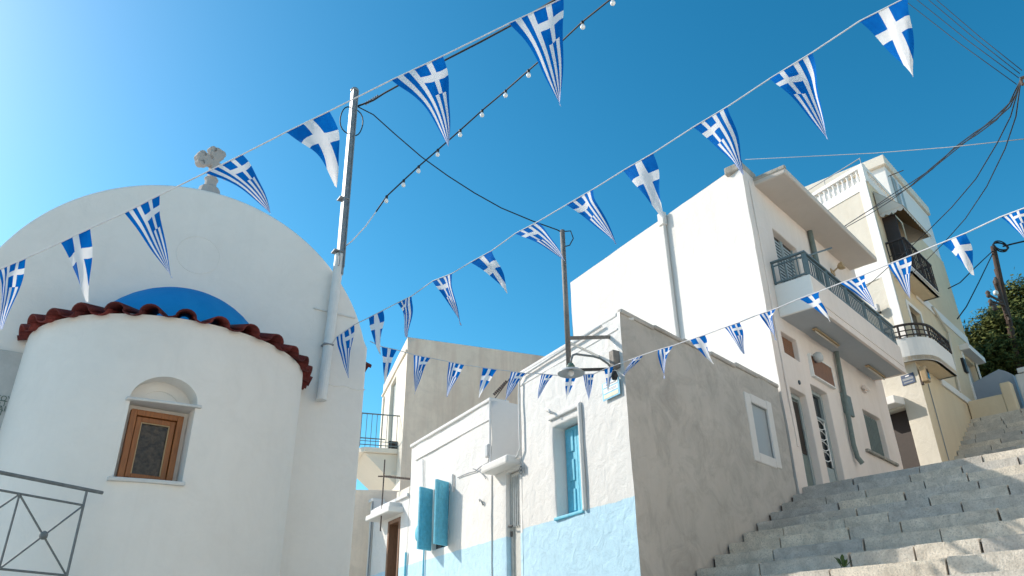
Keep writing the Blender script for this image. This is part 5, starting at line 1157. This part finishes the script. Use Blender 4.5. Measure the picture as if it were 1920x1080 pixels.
def pennant(pl, kind, L, R, T, canton, label, group, bow):
    nu, nv = 10, 18
    a, b_, t = pl.at(*L), pl.at(*R), pl.at(*T); wdt = (b_ - a).length; hgt = ((a + b_) / 2 - t).length
    nrm = (b_ - a).cross(t - a).normalized(); side = (b_ - a).normalized(); ph = random.uniform(0, 6.28); amp = wdt * random.uniform(0.07, 0.19)
    V, F, UV = [], [], []
    for j in range(nv + 1):
        v = j / nv
        for i in range(nu + 1):
            u = i / nu; p = (a.lerp(b_, u)).lerp(t, v)
            w = 1 - v
            p = p + nrm * amp * (sin(u * 5.2 * (0.6 + 0.4 * w) + v * 3.2 + ph) * min(1, v * 4) * (0.35 + 0.65 * w) + 0.8 * sin(v * 4.4 + ph * 0.7) * v) + side * bow * wdt * 4 * v * (1 - v) * 0.5
            p = p + side * wdt * 0.03 * sin(v * 9 + ph) * (0.5 - u) + nrm * wdt * 0.022 * sin(u * 17 + ph * 3 + v * 5) * (1 - v) * min(1, v * 3)
            V.append(p)
    for j in range(nv):
        for i in range(nu): F.append((j * (nu + 1) + i, j * (nu + 1) + i + 1, (j + 1) * (nu + 1) + i + 1, (j + 1) * (nu + 1) + i))
    base = (a + b_ + t) / 3; me = bpy.data.meshes.new('pennant'); me.from_pydata([p - base for p in V], [], F)
    uvl = me.uv_layers.new(name='UVMap')
    for poly in me.polygons:
        for li, vi in zip(poly.loop_indices, poly.vertices):
            j, i = divmod(vi, nu + 1); u = i / nu
            uvl.data[li].uv = ((u if canton > 0 else 1 - u), j / nv)
    me.materials.append(M['f_cross' if kind == 'c' else 'f_stripe']); me.polygons.foreach_set('use_smooth', [True] * len(F))
    o = link('pennant', me, None, base)
    return finish(o, label, 'pennant', group)
def bunting(flags, ends, pre, post_, label, where, group, start=0, total=None):
    P0, P1 = ends; pl = Plane(P0, degrees(atan2(P1.x - P0.x, P1.y - P0.y)), 1)
    pts = [pl.at(*pre)]
    for k, (kind, L, R, T, can, bow) in enumerate(flags):
        nm = 'white-cross blue pennant' if kind == 'c' else 'striped blue-white pennant'
        pennant(pl, kind, L, R, T, can, '%s, %s from the chapel end of the %s bunting string' % (nm, ORD[k + start], where), group, bow)
        pts += [pl.at(*L), pl.at(*R)]
    pts.append(pl.at(*post_))
    o = MB(); o.tube(pts, 0.0055, 7); finish(o.build('bunting_cord', M['rope'], smooth=True), label, 'cord')
bunting([('s', (-5, 507), (49, 484), (5, 619), 1, 0.12), ('c', (113, 455), (170, 428), (166, 568), 1, 0.05), ('s', (234, 399), (299, 366), (320, 520), 1, 0.0), ('s', (385, 324), (454, 290), (506, 398), 1, 0.22), ('c', (536, 248), (618, 208), (630, 350), 1, 0.28), ('s', (734, 150), (830, 105), (840, 271), 1, 0.18), ('s', (956, 43), (1055, -3), (1050, 193), 1, 0.08)],
        (at_dist(0, 500, 6.2), at_dist(1055, -3, 4.4)), (-90, 548), (1120, -40), 'white cord of the upper bunting string crossing above the chapel', 'upper', 'pennants on the upper string')
bunting([('s', (631, 632), (664, 609), (651, 708), 1, 0.1), ('c', (691, 596), (718, 582), (711, 664), 1, 0.12), ('s', (745, 568), (772, 555), (766, 634), -1, 0.1), ('s', (811, 527), (847, 513), (861, 609), -1, 0.12), ('c', (882, 492), (922, 470), (956, 552), -1, 0.12), ('s', (966, 438), (1008, 416), (1057, 488), -1, 0.22), ('s', (1062, 384), (1112, 355), (1152, 456), -1, 0.08), ('c', (1168, 320), (1225, 287), (1243, 408), -1, 0.05), ('s', (1299, 239), (1364, 200), (1396, 330), -1, 0.12), ('s', (1444, 147), (1522, 99), (1547, 256), -1, 0.1), ('c', (1611, 40), (1702, -6), (1715, 148), -1, 0.06)],
        (at_dist(640, 640, 8.8), at_dist(1702, -6, 4.8)), (618, 652), (1780, -50), 'white cord of the middle bunting string rising over the lane', 'middle', 'pennants on the middle string')
c1 = [('c', (716, 650), (744, 656), (720, 722), 1, 0.0), ('s', (776, 665), (807, 671), (777, 738), 1, -0.05), ('s', (841, 678), (871, 684), (838, 745), 1, -0.05), ('c', (905, 689), (932, 693), (898, 747), 1, -0.08), ('s', (959, 696), (986, 700), (947, 752), 1, -0.1), ('s', (1016, 701), (1037, 703), (1008, 750), 1, -0.12), ('c', (1060, 705), (1082, 704), (1062, 751), 1, -0.05), ('s', (1093, 702), (1114, 701), (1104, 753), 1, 0.0), ('c', (1133, 692), (1150, 686), (1140, 736), 1, 0.0)]
bunting(c1, (at_dist(700, 646, 9.25), at_dist(1155, 684, 9.0)), (694, 640), (1160, 682), 'white cord of the lowest bunting string from the chapel to the lamp bracket', 'lowest', 'pennants on the lowest string')
c2 = [('s', (1186, 673), (1207, 665), (1171, 704), 1, -0.15), ('s', (1234, 656), (1262, 648), (1242, 709), 1, 0.0), ('c', (1294, 637), (1321, 628), (1335, 682), 1, 0.08), ('s', (1358, 614), (1387, 604), (1396, 664), 1, 0.08), ('s', (1424, 589), (1454, 579), (1451, 637), 1, 0.05), ('c', (1499, 560), (1535, 547), (1554, 602), 1, 0.1), ('s', (1576, 531), (1620, 515), (1639, 579), 1, 0.1), ('s', (1665, 496), (1708, 479), (1705, 560), 1, 0.05), ('c', (1764, 456), (1811, 437), (1828, 517), 1, 0.08), ('s', (1875, 407), (1921, 390), (1930, 455), 1, 0.05)]
bunting(c2, (at_dist(1160, 684, 9.0), at_dist(1921, 390, 6.0)), (1158, 683), (1990, 360), 'white cord of the lowest bunting string from the lamp bracket towards the steps', 'lowest', 'pennants on the lowest string', start=9)

# ------------------------------------------------------------------ unseen houses behind the viewer and across the steps, added to bounce warm light
def unseen_fill_house(pl, s0, s1, h, depth, mat, label, floors=2):
    cx = (s0 + s1) / 2; t = thing('unseen_fill_house', pl.pt(cx, 0, 0), label, 'house', 'unseen houses added for fill light')
    hs_ = []; z = 1.0
    for f in range(floors):
        k = max(1, int((s1 - s0) / 2.6))
        for q in range(k):
            c = (s1 - s0) * (q + 0.5) / k; b0 = z if (f > 0 or q % 2) else 0.05
            hs_.append((c - 0.5, c + 0.5, b0, z + 1.35, 0.2))
        z += 3.0
    shell('wall', [pl.pt(s0, 0, 0), pl.pt(s1, 0, 0), pl.pt(s1, -depth, 0), pl.pt(s0, -depth, 0)], 0.0, h, {0: (0, hs_)}, [mat], t, amp=0.01, step=0.8, bevel=0.02)
    for a, b_, c, d_, e in hs_: 
        w_ = slab('window', pl, s0 + a + 0.01, s0 + b_ - 0.01, -0.19, -0.16, c + 0.01, d_ - 0.01, M['shutter'] if c > 0.1 else M['wood_dark'], t, 0)
    slab('roof_lip', pl, s0 - 0.05, s1 + 0.05, -0.3, 0.08, h - 0.02, h + 0.12, mat, t, 0.02)
R_ = Plane(G.pt(0, 7.2, 0), Y2, -1)
Q_ = Plane((2.2, -8.5, 0), 57.0, -1)
M['cream_front'] = plaster('cream_house_front', (0.78, 0.71, 0.61), 0.04, 0.2); M['white_front'] = plaster('white_house_front', (0.82, 0.79, 0.74), 0.04, 0.2)
unseen_fill_house(R_, -3.5, 3.5, 8.2, 6, M['cream_front'], 'unseen cream house added for fill light across the steps from the cement side wall', 2)
unseen_fill_house(R_, 3.6, 10.5, 10.5, 6, M['white_front'], 'unseen taller white house added for fill light across the steps from the white building', 3)
unseen_fill_house(R_, 10.6, 18.0, 13.0, 6, M['cream_front'], 'unseen tall cream house added for fill light across the steps from the beige building', 3)
unseen_fill_house(Q_, -9.0, -2.0, 6.8, 6, M['white_front'], 'unseen white house added for fill light opposite the apse', 2)
unseen_fill_house(Q_, -1.9, 6.5, 8.4, 6, M['cream_front'], 'unseen cream house added for fill light opposite the lane', 2)

# ------------------------------------------------------------------ weeds in the step joints
def weed(px, py, i, label, sz):
    p = at_height(px, py, step_z(i) - RISE * 0.9)
    mb = MB()
    for k in range(26):
        a = random.uniform(0, 2 * pi); h = random.uniform(0.04, 0.13) * sz; r = random.uniform(0.02, 0.09) * sz; d = Vector((cos(a), sin(a), 0)); w = Vector((-sin(a), cos(a), 0)) * 0.014 * sz
        q = p + d * random.uniform(0, 0.03)
        mb.add([q - w * 0.4, q + w * 0.4, q + d * r * 0.6 + UPZ * h * 0.8 + w, q + d * r + UPZ * h, q + d * r * 0.6 + UPZ * h * 0.8 - w], [(0, 1, 2, 3, 4)])
    finish(mb.build('weed', M['weed_green']), label, 'plant', 'weeds on the steps')
weed(1583, 1063, 0, 'small green weed growing from the joint of a lower step', 0.75)
